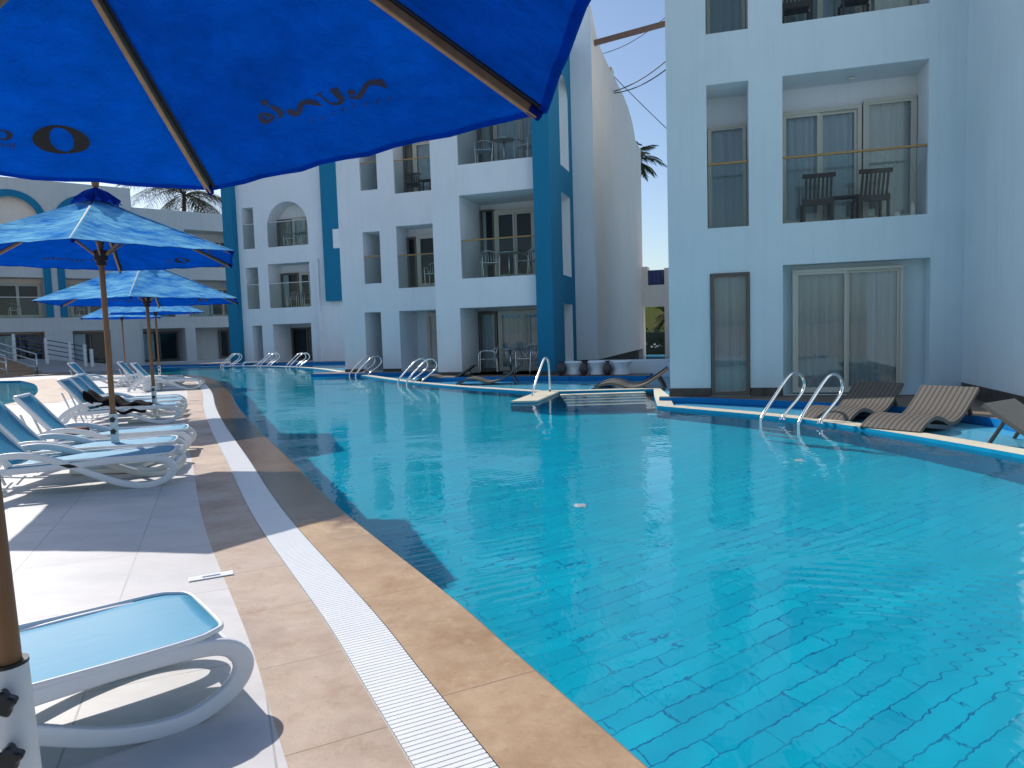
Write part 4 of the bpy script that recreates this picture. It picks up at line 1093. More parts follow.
    for zz in (.38, .50):
        c = on(pb_.z + zz); dirv = KNOB_DIR
        bm = bmesh.new(); sweep(bm, [L(c + dirv * .032), L(c + dirv * .065)], circ(.008, 8))
        pr = [(.026 * (1 + .16 * math.cos(5 * a)) * math.cos(a), .026 * (1 + .16 * math.cos(5 * a)) * math.sin(a)) for a in [2 * math.pi * i / 40 for i in range(40)]]
        sweep(bm, [L(c + dirv * .058), L(c + dirv * .062), L(c + dirv * .078), L(c + dirv * .082)], pr, scale=[.85, 1, 1, .8]); bm_obj('knob', bm, M['black'], t, True, angle=35)
    bm = bmesh.new(); box(bm, -.3, .3, -.3, .3, 0.002, .05, 0, .012); bm_obj('base_plate', bm, M['white_metal'], t)
    return t
KNOB_DIR = Vector((0.35, -0.94, 0)).normalized()

# lettering: drawn as strokes in (t, v) of a panel. The prints are mirrored when seen from below.
U1_AX = Vector((-1.20, 1.50, 2.70)); 
T1, T2 = gp(213, 190, 1.88), gp(548, 112, 1.88)
def u1_rim():
    out = []
    a1 = math.atan2(T1.y - U1_AX.y, T1.x - U1_AX.x); a2 = math.atan2(T2.y - U1_AX.y, T2.x - U1_AX.x)
    r = 1.49
    seq = [a2, a1] + [a1 + (2 * math.pi - (a1 - a2)) * k / 5 for k in range(1, 5)]
    for i, a in enumerate(seq):
        if i == 0: out.append(T2)
        elif i == 1: out.append(T1)
        elif i == 5: out.append(Vector((0.27, 0.55, 1.88)))
        else: out.append(Vector((U1_AX.x + r * math.cos(a), U1_AX.y + r * math.sin(a), 1.88)))
    return out
RIM1 = u1_rim()
def px_to_tv(k, px, py):
    c0, c1 = RIM1[k], RIM1[(k + 1) % 6]
    d = ray(px, py); o = Vector((0, 0, CH)); n = (c0 - U1_AX).cross(c1 - U1_AX)
    t = (U1_AX - o).dot(n) / d.dot(n); p = o + d * t - U1_AX
    e0, e1 = c0 - U1_AX, c1 - U1_AX
    a = e0.dot(e0); b = e0.dot(e1); c = e1.dot(e1); p0 = p.dot(e0); p1 = p.dot(e1); dt = a * c - b * b
    x, y = (c * p0 - b * p1) / dt, (a * p1 - b * p0) / dt
    return (x + y, y / (x + y))
def ribbon(pts, w):
    P = [Vector(p) for p in smooth_path([(x, y, 0) for x, y in pts], 5)]
    n = len(P); W_ = []
    for i in range(n):
        u = i / (n - 1) * (len(w) - 1); j = min(int(u), len(w) - 2); W_.append(1.3 * (w[j] + (w[j + 1] - w[j]) * (u - j)))
    polys = []; L_, R_ = [], []
    for i, p in enumerate(P):
        t = (P[min(n - 1, i + 1)] - P[max(0, i - 1)]).normalized(); nn = Vector((-t.y, t.x, 0)) * W_[i] / 2
        L_.append((p + nn).xy); R_.append((p - nn).xy)
    for i in range(n - 1): polys.append([L_[i], L_[i + 1], R_[i + 1], R_[i]])
    return polys
def disc(c, rx, ry=None, n=14): return [[Vector((c[0] + rx * math.cos(2 * math.pi * i / n), c[1] + (ry or rx) * math.sin(2 * math.pi * i / n))) for i in range(n)]]
def Z(x, y):
    u, w = 250 + x / 6.827, 60 + y / 6.827
    return (262 + (u - 262) * 1.08, w - 7 - (u - 262) * 0.03)
def text_polys(txt, origin, ex, ey, size=1.0, space=1.0):
    cu = bpy.data.curves.new('lettering', 'FONT'); cu.body = txt; cu.size = size; cu.resolution_u = 3; cu.space_character = space
    ob = bpy.data.objects.new('lettering', cu); COL.objects.link(ob)
    dg = bpy.context.evaluated_depsgraph_get(); me = ob.evaluated_get(dg).to_mesh()
    pol = [[Vector((origin[0] + v.x * ex[0] + v.y * ey[0], origin[1] + v.x * ex[1] + v.y * ey[1])) for v in (me.vertices[i].co for i in p.vertices)] for p in me.polygons]
    ob.evaluated_get(dg).to_mesh_clear(); bpy.data.objects.remove(ob); bpy.data.curves.remove(cu)
    return pol
nun = []
nun += ribbon([Z(890, 205), Z(850, 165), Z(800, 155), Z(760, 170), Z(740, 220), Z(715, 262), Z(680, 272), Z(640, 262)], [1.0, 5.5, 4.0, 4.2, 4.2, 4.5, 2.0, .8])
nun += disc(Z(668, 230), 4.3, 3.4)
nun += ribbon([Z(555, 200), Z(590, 250), Z(610, 290), Z(580, 312)], [6.5, 5, 4.5, 2.5]); nun += ribbon([Z(585, 310), Z(540, 300), Z(495, 260), Z(465, 225)], [2.2, 1.4, 1.2, 1.5])
nun += ribbon([Z(580, 195), Z(540, 208)], [1.6, 1.6]); nun += ribbon([Z(485, 218), Z(440, 235)], [1.2, 1.2])
nun += ribbon([Z(480, 305), Z(440, 280), Z(380, 265), Z(350, 285), Z(340, 335), Z(315, 365), Z(270, 360)], [1.0, 3.6, 4.0, 4.4, 4.4, 3.6, 1.0])
nun += disc(Z(287, 340), 4.3, 3.4)
nun += ribbon([Z(150, 300), Z(195, 325), Z(225, 360), Z(222, 400)], [1.5, 4.5, 4.8, 2.2]); nun += disc(Z(123, 278), 3.9, 3.2)
nun += ribbon([Z(175, 385), Z(140, 362), Z(95, 365), Z(100, 390), Z(125, 415), Z(165, 405), Z(180, 385), Z(130, 380)], [2, 2, 2.6, 3.4, 3.6, 2.6, 2, 1.6])
aq = text_polys('AQUARIUS', Z(925, 290), (-7.4, 2.0), (1.2, -7.6), 1.0, 2.75)
nun_tv = [[px_to_tv(0, *p) for p in pl] for pl in nun]; aq_tv = [[px_to_tv(0, *p) for p in pl] for pl in aq]
def Y(x, y): return (x / 9.309, 105 + y / 9.309)
oo = []
# thick swelling ring: outer and inner ellipses tilted against each other
n = 48; outer, inner = [], []
for i in range(n):
    a = 2 * math.pi * i / n
    ca, sa = math.cos(a), math.sin(a)
    ox, oy = 272 * ca, 140 * sa; t = rad(10); outer.append(Y(565 + ox * math.cos(t) - oy * math.sin(t), 262 + ox * math.sin(t) + oy * math.cos(t)))
    ix, iy = 140 * ca, 98 * sa; t = rad(52); inner.append(Y(572 + ix * math.cos(t) - iy * math.sin(t), 264 + ix * math.sin(t) + iy * math.cos(t)))
for i in range(n):
    j = (i + 1) % n; oo.append([outer[i], outer[j], inner[j], inner[i]])
n = 24
for i in range(n):
    a, b = 2 * math.pi * i / n, 2 * math.pi * (i + 1) / n
    q = [Y(20 + r_ * math.cos(x) * 1.0, 195 + r2 * math.sin(x)) for x, r_, r2 in ((a, 95, 55), (b, 95, 55), (b, 42, 42), (a, 42, 42))]; oo.append(q)
ht = text_polys('Hotels', Y(140, 330), (-8.6, -0.45), (0.5, -8.4), 1.0, 1.1)
oo_tv = [[px_to_tv(1, *p) for p in pl] for pl in oo]; ht_tv = [[px_to_tv(1, *p) for p in pl] for pl in ht]
STAMPS = {0: [('logo', nun_tv, M['print']), ('lettering', aq_tv, M['print'])], 1: [('logo', oo_tv[:48], M['print_dark']), ('logo', oo_tv[48:], M['print_dark']), ('lettering', ht_tv, M['print_dark'])]}

pb1 = Vector((-1.105, 1.50, 0.0))
umbrella('nearest royal blue parasol overhead, its dark lettering seen from below', U1_AX, RIM1, pb1)
def hexrim(c, r, az0, z, k=6): return [(c[0] + r * math.cos(rad(az0 + 60 * i)), c[1] + r * math.sin(rad(az0 + 60 * i)), z) for i in range(6)]
umbrella('blue parasol on a wooden pole beside the front row of loungers', (-4.0, 7.0, 2.68), hexrim((-4.0, 7.0), 1.41, -8, 2.1), (-4.0, 7.02, 0))
umbrella('blue parasol second down the row, above the lounger with the black towel', (-5.78, 11.3, 2.56), hexrim((-5.78, 11.3), 1.58, -10, 1.9), (-5.76, 11.3, 0))
umbrella('small far blue parasol third down the row', (-10.5, 21, 2.75), hexrim((-10.5, 21), 1.42, 5, 2.12), (-10.5, 21, 0), lettering=False)
umbrella('farthest blue parasol, half hidden behind the others', (-13.7, 25, 2.8), hexrim((-13.7, 25), 1.45, 0, 2.15), (-13.7, 25, 0), lettering=False)

# ------------------------------------------------------------------ white loungers
def lounger_proto(back_deg=57):
    t = thing('sun_lounger', 'x', 'sun lounger', (0, 0, 0), 0, 'white resin sun loungers on the deck')
    # origin under the middle of the foot end; x runs towards the foot (negative = head)
    for s in (-1, 1):
        y = s * .315; bm = bmesh.new()
        pts = smooth_path([(-1.62, y, .02), (-1.56, y, .14), (-1.42, y, .31), (-1.22, y, .42), (-1.0, y, .425), (-.76, y, .33), (-.5, y, .17), (-.33, y, .075), (-.17, y, .028), (-.05, y, .035),
                           (.06, y, .10), (.10, y, .19), (.05, y, .275), (-.08, y, .305), (-.35, y, .31), (-.75, y, .29), (-1.15, y, .275), (-1.32, y, .27)], 7)
        sweep(bm, pts, rrect(.068, .040, .012, 4), up=(0, 1, 0)); bm_obj('side_frame', bm, M['plastic_white'], t, True, angle=50)
        bm = bmesh.new(); yb = s * .275; bl = .70; ca, sa = math.cos(rad(back_deg)), math.sin(rad(back_deg))
        bp = [(-1.12 - bl * u * ca, yb, .29 + bl * u * sa) for u in (0, .3, .6, .9)] + [(-1.12 - bl * ca - .015, yb * .93, .29 + bl * sa + .02)]
        sweep(bm, smooth_path(bp, 4), rrect(.05, .045, .014, 4), up=(0, 1, 0)); bm_obj('back_rail', bm, M['plastic_white'], t, True, angle=50)
    for x, z in ((.085, .215), (-.55, .275), (-1.15, .25)):
        bm = bmesh.new(); box(bm, x - .025, x + .025, -.30, .30, z - .018, z + .018, 0, .012); bm_obj('cross_bar', bm, M['plastic_white'], t)
    bm = bmesh.new(); ca, sa = math.cos(rad(back_deg)), math.sin(rad(back_deg))
    box(bm, -.025, .025, -.27, .27, -.025, .025, 0, .015, Matrix.Translation((-1.12 - .72 * ca, 0, .29 + .72 * sa))); bm_obj('head_bar', bm, M['plastic_white'], t)
    # sling seat with rounded foot corners
    bm = bmesh.new(); nx, ny = 26, 10; rows = []
    for i in range(nx + 1):
        x = -1.14 + 1.20 * i / nx; z = .352 - .018 * math.sin(math.pi * i / nx) - .03 * max(0, (-.7 - x) / .44)
        if i > nx - 5: z -= .012 * ((i - nx + 5) / 5) ** 2
        hw = .325
        dx = .05 - (x + .01)
        if x > -.06: hw -= .085 * ((x + .06) / .12) ** 2
        rows.append([bm.verts.new((x, -hw + 2 * hw * j / ny, z - .012 * math.sin(math.pi * j / ny))) for j in range(ny + 1)])
    for a, b in zip(rows, rows[1:]):
        for j in range(ny): bm.faces.new((a[j], b[j], b[j + 1], a[j + 1]))
    o = bm_obj('seat_sling', bm, M['sling'], t, True); md = o.modifiers.new('thickness', 'SOLIDIFY'); md.thickness = .012
    bm = bmesh.new(); rows = []
    for i in range(13):
        u = .02 + .98 * i / 12; sg = .02 * math.sin(math.pi * u)
        rows.append([bm.verts.new((-1.12 - .70 * u * ca - (sg + .012 * math.sin(math.pi * j / 8)) * sa, -.245 + .49 * j / 8, .315 + .70 * u * sa - (sg + .012 * math.sin(math.pi * j / 8)) * ca)) for j in range(9)])
    for a, b in zip(rows, rows[1:]):
        for j in range(8): bm.faces.new((a[j], b[j], b[j + 1], a[j + 1]))
    o = bm_obj('back_sling', bm, M['sling'], t, True); md = o.modifiers.new('thickness', 'SOLIDIFY'); md.thickness = .012
    bm = bmesh.new()
    for s in (-1, 1): bar(bm, (-1.5, s * .2, .29 + .45 * sa), (-1.32, s * .2, .05), .03, .02, 0, .005)
    bm_obj('prop', bm, M['plastic_white'], t)
    # pale edge binding round the sling
    bm = bmesh.new(); edge = [(-1.1, -.325, .335), (-.7, -.325, .347), (-.3, -.327, .343), (-.06, -.322, .345), (.01, -.29, .343), (.055, -.235, .338), (.066, -.1, .33), (.066, .1, .33), (.055, .235, .338), (.01, .29, .343), (-.06, .322, .345), (-.3, .327, .343), (-.7, .325, .347), (-1.1, .325, .335)]
    sweep(bm, smooth_path(edge, 3), rrect(.016, .022, .005, 3), up=(0, 0, 1)); bm_obj('edge_binding', bm, M['plastic_white'], t, True, angle=50)
    return t
LG = lounger_proto(); LG['label'] = 'nearest white sun lounger with a turquoise sling, beside the parasol base'
LG.location = (-1.19, 2.47, 0); LG.rotation_euler = (0, 0, rad(39)); LG.scale = (1, .84, .81)
for (x, y, a), lb in [
    ((-3.16, 6.33, 17), 'white sun lounger at the near end of the middle row, backrest raised'),
    ((-3.47, 7.02, 17), 'white sun lounger second in the middle row, close beside the first'),
    ((-3.79, 7.98, 19), 'white sun lounger just behind the second parasol pole'),
    ((-5.38, 11.15, 17), 'white sun lounger carrying a black towel'),
    ((-5.72, 11.95, 17), 'white sun lounger in the middle of the back three'),
    ((-6.1, 12.75, 17), 'white sun lounger at the far end of the back three'),
    ((-8.3, 18.6, 14), 'far white sun lounger near the curve of the pool'),
    ((-9.6, 20.3, 14), 'far white sun lounger behind another by the pool curve'),
    ((-11.2, 20.6, 10), 'far white sun lounger beside the thin parasol poles')]:
    dup(LG, (x, y, 0), rad(a), lb)
dup(LG, (-6.2, 26.9, -.12), rad(200), 'white lounger with a blue sling on the terrace below the arched block')
dup(LG, (-13.2, 35.0, -.12), rad(195), 'white lounger at the foot of the far blue pilaster')

# towel on a lounger
bm = bmesh.new(); ca, sa = math.cos(rad(17)), math.sin(rad(17)); rnd = random.Random(4); rows = []
for i in range(15):
    x = -1.20 + .86 * i / 14; z = .325 + (.22 * max(0, (-1.0 - x) / .20) if x < -1.0 else 0) + .12 * math.exp(-((x + .92) / .15) ** 2) + .03 * math.sin(i * 1.3)
    rows.append([bm.verts.new((x, -.30 + .56 * j / 10 + rnd.uniform(-.01, .01), z + .05 * math.sin(j * 1.1 + i * .5) * (.6 if x > -.9 else 1.2) * .5 + .02 - (.13 if j == 0 else 0))) for j in range(11)])
for a, b in zip(rows, rows[1:]):
    for j in range(10): bm.faces.new((a[j], b[j], b[j + 1], a[j + 1]))
o = tag(bm_obj('towel', bm, M['black_cloth'], None, True, loc=(-5.38, 11.15, -0.02), rotz=rad(17)), 'crumpled black towel thrown over a white lounger', 'towel')
md = o.modifiers.new('thickness', 'SOLIDIFY'); md.thickness = .03; md = o.modifiers.new('round', 'SUBSURF'); md.levels = 1; md.render_levels = 1
# small maroon pouch on the third lounger
bm = bmesh.new(); box(bm, -.12, .12, -.08, .08, 0, .075, 0, .03)
po = tag(bm_obj('pouch', bm, M['maroon'], None, True, loc=(-4.75, 7.60, .285), rotz=.3), 'small maroon pouch left on the lounger behind the parasol pole', 'pouch')
# white drum near the far loungers
bm = bmesh.new(); lathe(bm, [(.2, 0), (.23, .02), (.24, .30), (.22, .34), (.235, .36), (.235, .39), (.05, .40)], 24)
tag(bm_obj('drum', bm, M['plastic_white'], None, True, loc=(-9.35, 18.3, 0), angle=40), 'white plastic drum standing by the far loungers', 'drum')
# drain cover, float, wall jets
bm = bmesh.new(); box(bm, -.11, .11, -.035, .035, 0.0015, .007, 0, .002); box(bm, -.045, .045, -.012, .012, .007, .013, 0, .003)
tag(bm_obj('drain_cover', bm, M['plastic_white'], None, loc=(-1.63, 3.66, 0), rotz=rad(26)), 'small white rectangular drain cover let into the deck tiles', 'drain cover')
def jet(label, x, y):
    bm = bmesh.new(); lathe(bm, [(.055, 0), (.055, .008), (.04, .014), (.02, .015)], 20)
    tag(bm_obj('floor_inlet', bm, M['plastic_white'], None, True, loc=(x, y, POOL_D + .002), angle=40), label, 'pool inlet', 'white inlets on the pool floor')
jet('round white inlet on the pool floor in the middle of the pool', .58, 6.2)
jet('round white inlet on the pool floor in the lower right corner of the view', 2.25, 2.75)
jet('round white inlet on the pool floor nearest the ladder', 3.1, 7.6)

# ------------------------------------------------------------------ brown wave loungers
def wave_proto(front=1.0):
    t = thing('wicker_lounger', 'x', 'sun lounger', (0, 0, 0), 0, 'brown wicker wave loungers on the terrace')
    bm = bmesh.new()
    # x: foot (0) to head (1.75)
    c = smooth_path([(0, 0, .02), (.16, 0, .10), (.36, 0, .15), (.55, 0, .12), (.75, 0, .05), (.92, 0, .055), (1.12, 0, .12), (1.34, 0, .26), (1.54, 0, .40)], 6)
    up_, lo = [], []
    hw = .33
    n = len(c)
    for i in range(n):
        tg = (c[min(n - 1, i + 1)] - c[max(0, i - 1)]).normalized(); nn = Vector((-tg.z, 0, tg.x)) * .022
        up_.append(c[i] + nn); lo.append(c[i] - nn)
    ns = 8
    def row(p): return [bm.verts.new((p.x, -hw + 2 * hw * j / ns, p.z)) for j in range(ns + 1)]
    A = [row(p) for p in up_]; B = [row(p) for p in lo]
    for i in range(n - 1):
        for j in range(ns):
            bm.faces.new((A[i][j], A[i + 1][j], A[i + 1][j + 1], A[i][j + 1])); bm.faces.new((B[i][j], B[i][j + 1], B[i + 1][j + 1], B[i + 1][j]))
        bm.faces.new((A[i][0], B[i][0], B[i + 1][0], A[i + 1][0])); bm.faces.new((A[i][ns], A[i + 1][ns], B[i + 1][ns], B[i][ns]))
    for R_ in (0, n - 1):
        for j in range(ns): bm.faces.new((A[R_][j], A[R_][j + 1], B[R_][j + 1], B[R_][j]) if R_ == 0 else (A[R_][j], B[R_][j], B[R_][j + 1], A[R_][j + 1]))
    bmesh.ops.recalc_face_normals(bm, faces=bm.faces)
    bm_obj('shell', bm, M['wicker'], t, True, angle=40)
    for s in (-1, 1):
        bm = bmesh.new(); bar(bm, (1.36, s * .27, .25), (1.50, s * .27, .0), .05, .03, 0, .008); bm_obj('leg', bm, M['wicker'], t)
    return t
WL = wave_proto(); WL['label'] = 'striped brown wicker wave lounger in front of the glass door, nearest the wing wall'
def put_wave(o, px_f, py_f, px_h, py_h, z=-.13):
    f, h = gp(px_f, py_f, z), gp(px_h, py_h, z); return (f.x, f.y, z), math.atan2(h.y - f.y, h.x - f.x)
WL.location = (4.25, 7.9, -.02); WL.rotation_euler = (0, 0, rad(36))
for (x, y, z, a), lb in [((3.98, 8.98, -.04, 38), 'brown wicker wave lounger behind the striped one, by the glass door'),
                      ((5.85, 5.95, -.04, 122), 'brown wicker lounger cut by the right edge, seen from behind'),
                      ((1.75, 15.0, -.04, -16), 'brown wicker lounger on the terrace beside the pool steps'),
                      ((1.9, 15.75, -.04, -16), 'brown wicker lounger behind the one beside the pool steps'),
                      ((-1.35, 17.75, -.04, -8), 'brown wicker lounger left of the handrail on the far terrace'),
                      ((-2.55, 19.4, -.04, -8), 'brown wicker lounger farthest left, in front of the white pillar')]:
    dup(WL, (x, y, z), rad(a), lb)

# ------------------------------------------------------------------ balcony and terrace furniture
def wood_chair():
    t = thing('wooden_chair', 'x', 'chair', (0, 0, 0), 0, 'dark wooden balcony chairs')
    bm = bmesh.new()
    for i in range(5): box(bm, -.23, .23, -.22 + i * .092, -.15 + i * .092, .39, .41, 0, .004)
    bm_obj('seat', bm, M['dark_wood'], t)
    bm = bmesh.new()
    for i in range(7): bar(bm, (-.21 + i * .07, .22, .42), (-.21 + i * .07, .33, .84), .04, .014)
    box(bm, -.28, .28, .30, .35, .82, .90, 0, .008); box(bm, -.27, .27, .2, .24, .33, .44); bm_obj('backrest', bm, M['dark_wood'], t)
    for sx in (-1, 1):
        for sy in (-.2, .22):
            bm = bmesh.new(); bar(bm, (sx * .24, sy, 0), (sx * .24, sy * 1.02, .40 if sy < 0 else .46), .045, .045, 0, .004); bm_obj('leg', bm, M['dark_wood'], t)
    return t
def wood_table():
    t = thing('wooden_table', 'x', 'table', (0, 0, 0), 0, 'dark wooden balcony tables')
    bm = bmesh.new()
    for i in range(5): box(bm, -.25, .25, -.2 + i * .082, -.13 + i * .082, .45, .475, 0, .004)
    bm_obj('tabletop', bm, M['dark_wood'], t)
    for sx in (-.21, .21):
        for sy in (-.16, .16):
            bm = bmesh.new(); box(bm, sx - .02, sx + .02, sy - .02, sy + .02, 0, .449, 0, .003); bm_obj('leg', bm, M['dark_wood'], t)
    return t
def metal_chair():
    t = thing('metal_chair', 'x', 'chair', (0, 0, 0), 0, 'aluminium terrace armchairs')
    for s in (-1, 1):
        bm = bmesh.new(); sweep(bm, smooth_path([(s * .22, -.22, 0), (s * .24, -.21, .35), (s * .25, -.18, .62), (s * .26, .05, .66), (s * .25, .24, .60), (s * .2, .27, .4), (s * .2, .30, 0)], 5), circ(.014, 8)); bm_obj('leg', bm, M['chrome_dull'], t, True)
    bm = bmesh.new()
    sweep(bm, smooth_path([(-.24, .1, .64), (-.23, .26, .72), (-.1, .33, .80), (.1, .33, .80), (.23, .26, .72), (.24, .1, .64)], 5), circ(.014, 8))
    for i in range(5): sweep(bm, [(-.16 + i * .08, .25, .43), (-.16 + i * .08, .32, .78)], circ(.012, 6))
    bm_obj('backrest', bm, M['chrome_dull'], t, True)
    bm = bmesh.new()
    for i in range(6): box(bm, -.22, .22, -.2 + i * .078, -.14 + i * .078, .42, .435, 0, .004)
    bm_obj('seat', bm, M['chrome_dull'], t)
    return t
def metal_table():
    t = thing('metal_table', 'x', 'table', (0, 0, 0), 0, 'small terrace tables')
    bm = bmesh.new(); lathe(bm, [(.05, .66), (.29, .67), (.30, .685), (.29, .70), (.02, .70)], 24); bm_obj('tabletop', bm, M['chrome_dull'], t, True, angle=40)
    bm = bmesh.new(); sweep(bm, [(0, 0, .02), (0, 0, .66)], circ(.025, 10)); 
    for k in range(4): a = math.pi / 4 + k * math.pi / 2; sweep(bm, [(0, 0, .06), (.25 * math.cos(a), .25 * math.sin(a), .015)], circ(.014, 6))
    bm_obj('stand', bm, M['chrome_dull'], t, True)
    return t
PROTO = {}
def put(kind, label, o, ang, s, d, z, rz):
    loc = loc2w(o, ang, s, d, z)
    if kind not in PROTO:
        PROTO[kind] = {'wc': wood_chair, 'wt': wood_table, 'mc': metal_chair, 'mt': metal_table}[kind]()
        ob = PROTO[kind]; ob.location = loc; ob.scale = (.88, .88, .84) if kind in ('wc', 'wt') else (1, 1, 1); ob.rotation_euler = (0, 0, ang + rz); ob['label'] = label; return ob
    return dup(PROTO[kind], loc, ang + rz, label)
put('wc', 'left dark wooden slatted chair on the right block first-floor balcony', A_O, AA, 2.03, .38, 2.845, math.pi)
put('wc', 'right dark wooden slatted chair on the right block first-floor balcony', A_O, AA, 2.82, .38, 2.845, math.pi + .1)
put('wt', 'low dark wooden table between the two slatted balcony chairs', A_O, AA, 2.42, .36, 2.845, 0)
put('wc', 'left dark wooden chair on the top balcony at the frame edge', A_O, AA, 1.72, .38, 5.945, math.pi)
put('wc', 'right dark wooden chair on the top balcony at the frame edge', A_O, AA, 2.6, .38, 5.945, math.pi)
bm = bmesh.new(); lathe(bm, [(.035, 0), (.04, .01), (.04, .13), (.03, .17), (.014, .20), (.014, .23), (.004, .232)], 16)
tag(bm_obj('bottle', bm, M['white_metal'], None, True, loc=loc2w(A_O, AA, 3.42, .3, 2.845), angle=40), 'white plastic bottle on the floor at the right end of the balcony with wooden chairs', 'bottle')
bm = bmesh.new(); lathe(bm, [(.05, 0), (.06, .01), (.055, .05), (.05, .08), (.045, .075), (.01, .07)], 16)
tag(bm_obj('bowl', bm, M['white_metal'], None, True, loc=loc2w(A_O, AA, 3.18, .25, 2.845), angle=40), 'small white bowl on the floor of the balcony with wooden chairs', 'bowl')
put('mc', 'left metal armchair on the first-floor balcony beside the blue pilaster', B_O, BA, 1.05, .55, 2.755, .5)
put('mc', 'right metal armchair on the first-floor balcony beside the blue pilaster', B_O, BA, 2.15, .55, 2.755, -.5)
put('mt', 'small metal table on the first-floor balcony beside the blue pilaster', B_O, BA, 1.6, .6, 2.755, 0)
put('mc', 'left metal armchair on the second-floor balcony beside the blue pilaster', B_O, BA, 0.98, .55, 5.845, .3)
put('mc', 'right metal armchair on the second-floor balcony beside the blue pilaster', B_O, BA, 2.2, .55, 5.845, -.4)
put('mt', 'small metal table on the second-floor balcony beside the blue pilaster', B_O, BA, 1.55, .6, 5.845, 0)
put('mc', 'left metal armchair on the ground terrace, turned sideways by the glass door', B_O, BA, 0.95, .3, .071, -1.3)
put('mc', 'right metal armchair on the ground terrace, by the foot of the blue pilaster', B_O, BA, 2.15, .25, .071, -.3)
put('mt', 'low table between the ground terrace armchairs beside the blue pilaster', B_O, BA, 1.6, .45, .071, 0)
put('wc', 'left wooden chair on the set-back second-floor balcony', B2_O, BA, .9, .4, 5.755, .4)
put('wc', 'right wooden chair on the set-back second-floor balcony', B2_O, BA, 1.9, .4, 5.755, -.3)
put('wt', 'low wooden table on the set-back second-floor balcony', B2_O, BA, 1.4, .38, 5.755, 0)
put('mc', 'metal armchair behind the glass of the set-back first-floor balcony', B2_O, BA, 1.5, .42, 2.755, .2)
for z, fl in ((5.845, 'arched'), (2.805, 'square')):
    put('mc', 'left metal chair behind the glass of the %s balcony on the arched block' % fl, C_O, BA, -.6, .55, z, .3)
    put('mc', 'right metal chair behind the glass of the %s balcony on the arched block' % fl, C_O, BA, .45, .55, z, -.3)
    put('mt', 'small table behind the glass of the %s balcony on the arched block' % fl, C_O, BA, -.05, .6, z, 0)
put('mc', 'metal chair on the far block balcony between the blue arch legs', D_O, DA, .7, .6, 2.805, .2)
put('mc', 'metal chair on the far block balcony right of the blue arch legs', D_O, DA, 3.9, .6, 2.805, .2)

# ------------------------------------------------------------------ tubs and vases in front of the garden wall
tubs = [(2.0, 'leftmost white drum planter beside the blue pilaster'), (2.0, 'middle white drum planter in the row of three'), (2.0, 'rightmost white drum planter in the row of three')]
TB = None
for k, (_, lb) in enumerate(tubs):
    p = loc2w(B_O, BA, 3.62 + k * .62, -.35 - k * .1, .071)
    if TB is None:
        TB = thing('planter_tub', lb, 'planter', p, 0, 'white drum planters by the blue pilaster')
        bm = bmesh.new(); lathe(bm, [(.20, 0), (.225, .02), (.20, .14), (.205, .2), (.25, .30), (.265, .33), (.24, .35), (.20, .33)], 28); bm_obj('tub', bm, M['wall'], TB, True, angle=50)
        bm = bmesh.new(); lathe(bm, [(.19, .315), (.19, .33), (.02, .335)], 20); bm_obj('soil', bm, M['rubble'], TB)
    else: dup(TB, p, 0, lb)
VS = None
for k, (s, lb) in enumerate(((3.32, 'dark clay vase at the foot of the blue pilaster'), (3.93, 'dark clay vase between the left and middle white planters'), (4.55, 'dark clay vase between the middle and right white planters'))):
    p = loc2w(B_O, BA, s, -.6 - .06 * k, .071)
    if VS is None:
        bm = bmesh.new(); lathe(bm, [(.05, 0), (.07, .02), (.12, .12), (.125, .18), (.09, .26), (.05, .31), (.05, .34), (.075, .37), (.06, .365)], 22)
        VS = tag(bm_obj('clay_vase', bm, M['terracotta'], None, True, loc=p, angle=50), lb, 'vase', 'dark clay vases between the planters')
    else:
        c = VS.copy(); COL.objects.link(c); c.location = p; c['label'] = lb

# ------------------------------------------------------------------ ramp, rope railing and steps at far left
p0, p1 = gp(0, 371.5), gp(92, 369.5)
bm = bmesh.new(); far = Vector((0.62, -0.0, 0))
q0 = p0 + Vector((-12, 4.0, 0)); 
base = [Vector((-40, 26.5)), Vector((-22.3, 32.4)), Vector((-17.6, 33.6)), Vector((-19.6, 36.2)), Vector((-24.5, 36.3)), Vector((-42, 30))]
hz = [0.01, .01, .01, .12, .62, .9]
top = [bm.verts.new((*b, z)) for b, z in zip(base, hz)]; bot = [bm.verts.new((*b, -.05)) for b in base]
bm.faces.new((top[0], top[1], top[4], top[5])); bm.faces.new((top[1], top[2], top[3], top[4]))
for i in range(6):
    j = (i + 1) % 6; bm.faces.new((top[i], top[j], bot[j], bot[i]))
bmesh.ops.recalc_face_normals(bm, faces=bm.faces)
struct(bm_obj('ramp', bm, M['ramp']))
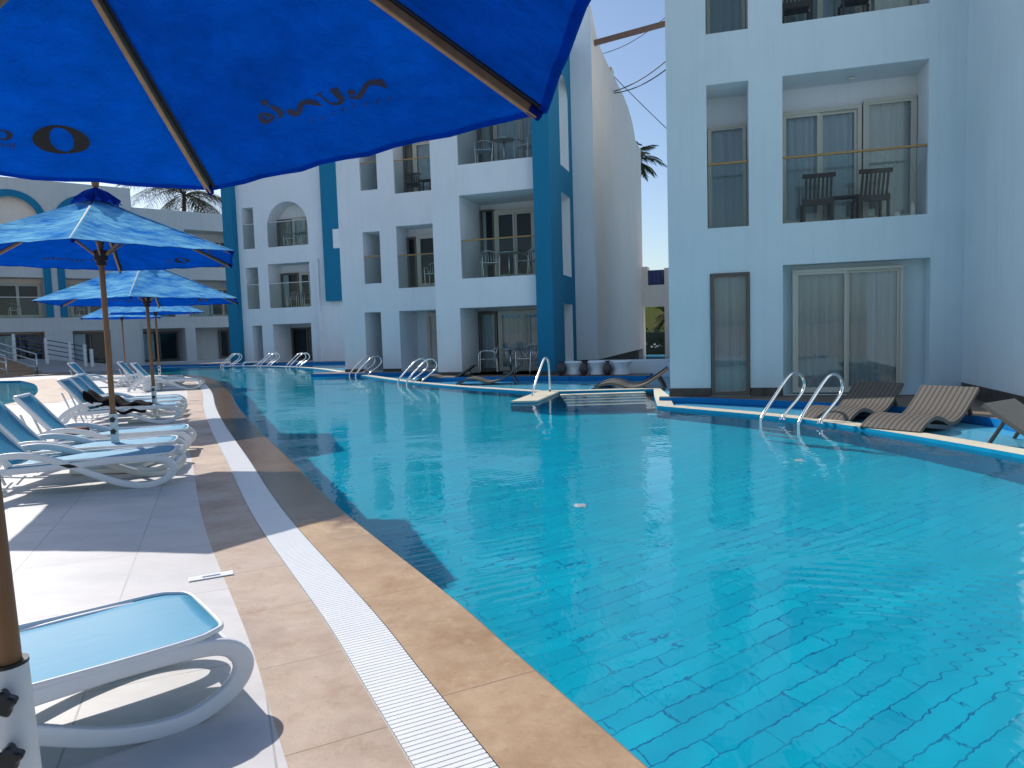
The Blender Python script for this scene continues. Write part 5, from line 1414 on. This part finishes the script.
rr = thing('rope_railing', 'white-posted rope railing along the ramp at the far left', 'railing', (0, 0, 0))
posts = []
for px, yb, yt in ((15, 357, 334), (47, 359, 338), (71, 363, 342), (86, 367, 344.5), (92.5, 368, 349)):
    d = ray(px, yb); b = Vector((0, 0, CH)) + d * (35.2 / d.y); d2 = ray(px, yt); tp = Vector((0, 0, CH)) + d2 * (35.2 / d2.y); tp.x = b.x
    posts.append((b, tp)); b0 = b.copy(); b0.z -= .25
    bm = bmesh.new(); sweep(bm, [b0, tp], rrect(.14, .14, .02)); bm_obj('post', bm, M['white_metal'], rr)
for k in range(4):
    bm = bmesh.new(); u = .25 + k * .22
    sweep(bm, [b.lerp(t_, u) for b, t_ in posts], circ(.025, 6)); bm_obj('rope', bm, M['rope'], rr, True)
sp = thing('stone_steps', 'brown stone steps with steel railing at the left edge', 'steps', (0, 0, 0))
s0 = gp(9, 377); bm = bmesh.new()
for k in range(5): box(bm, s0.x - 4, s0.x - .35 * k - .05, s0.y - .2 + .0 * k, s0.y + 2.2, 0 if k == 0 else .16 * k + .001, .16 * (k + 1), 0, .01)
bm_obj('flight', bm, M['steps'], sp)
for yy in (0, 1.9):
    bm = bmesh.new(); a = Vector((s0.x + .1, s0.y - .25 + yy, 0))
    sweep(bm, [a, a + Vector((0, 0, .93))], circ(.03, 8)); sweep(bm, [a + Vector((-2, 0, .85)), a + Vector((-2, 0, 1.6))], circ(.03, 8))
    for h in (.9, .6, .3): sweep(bm, [a + Vector((0, 0, h)), a + Vector((-2.2, 0, h + .75))], circ(.022, 8))
    bm_obj('railing', bm, M['chrome_dull'], sp, True)

# refraction: light through the water
for o in bpy.data.objects:
    if o.type == 'MESH' and o.name.startswith(('pool_water', 'small_pool_water')):
        o.cycles.is_caustics_caster = True
    if o.type == 'MESH' and o.name.startswith(('pool_floor', 'pool_wall', 'pool_kerb_wall', 'small_pool_floor', 'small_pool_wall', 'tread', 'nosing', 'side', 'floor_inlet')):
        o.cycles.is_caustics_receiver = True
sun.cycles.is_caustics_light = True
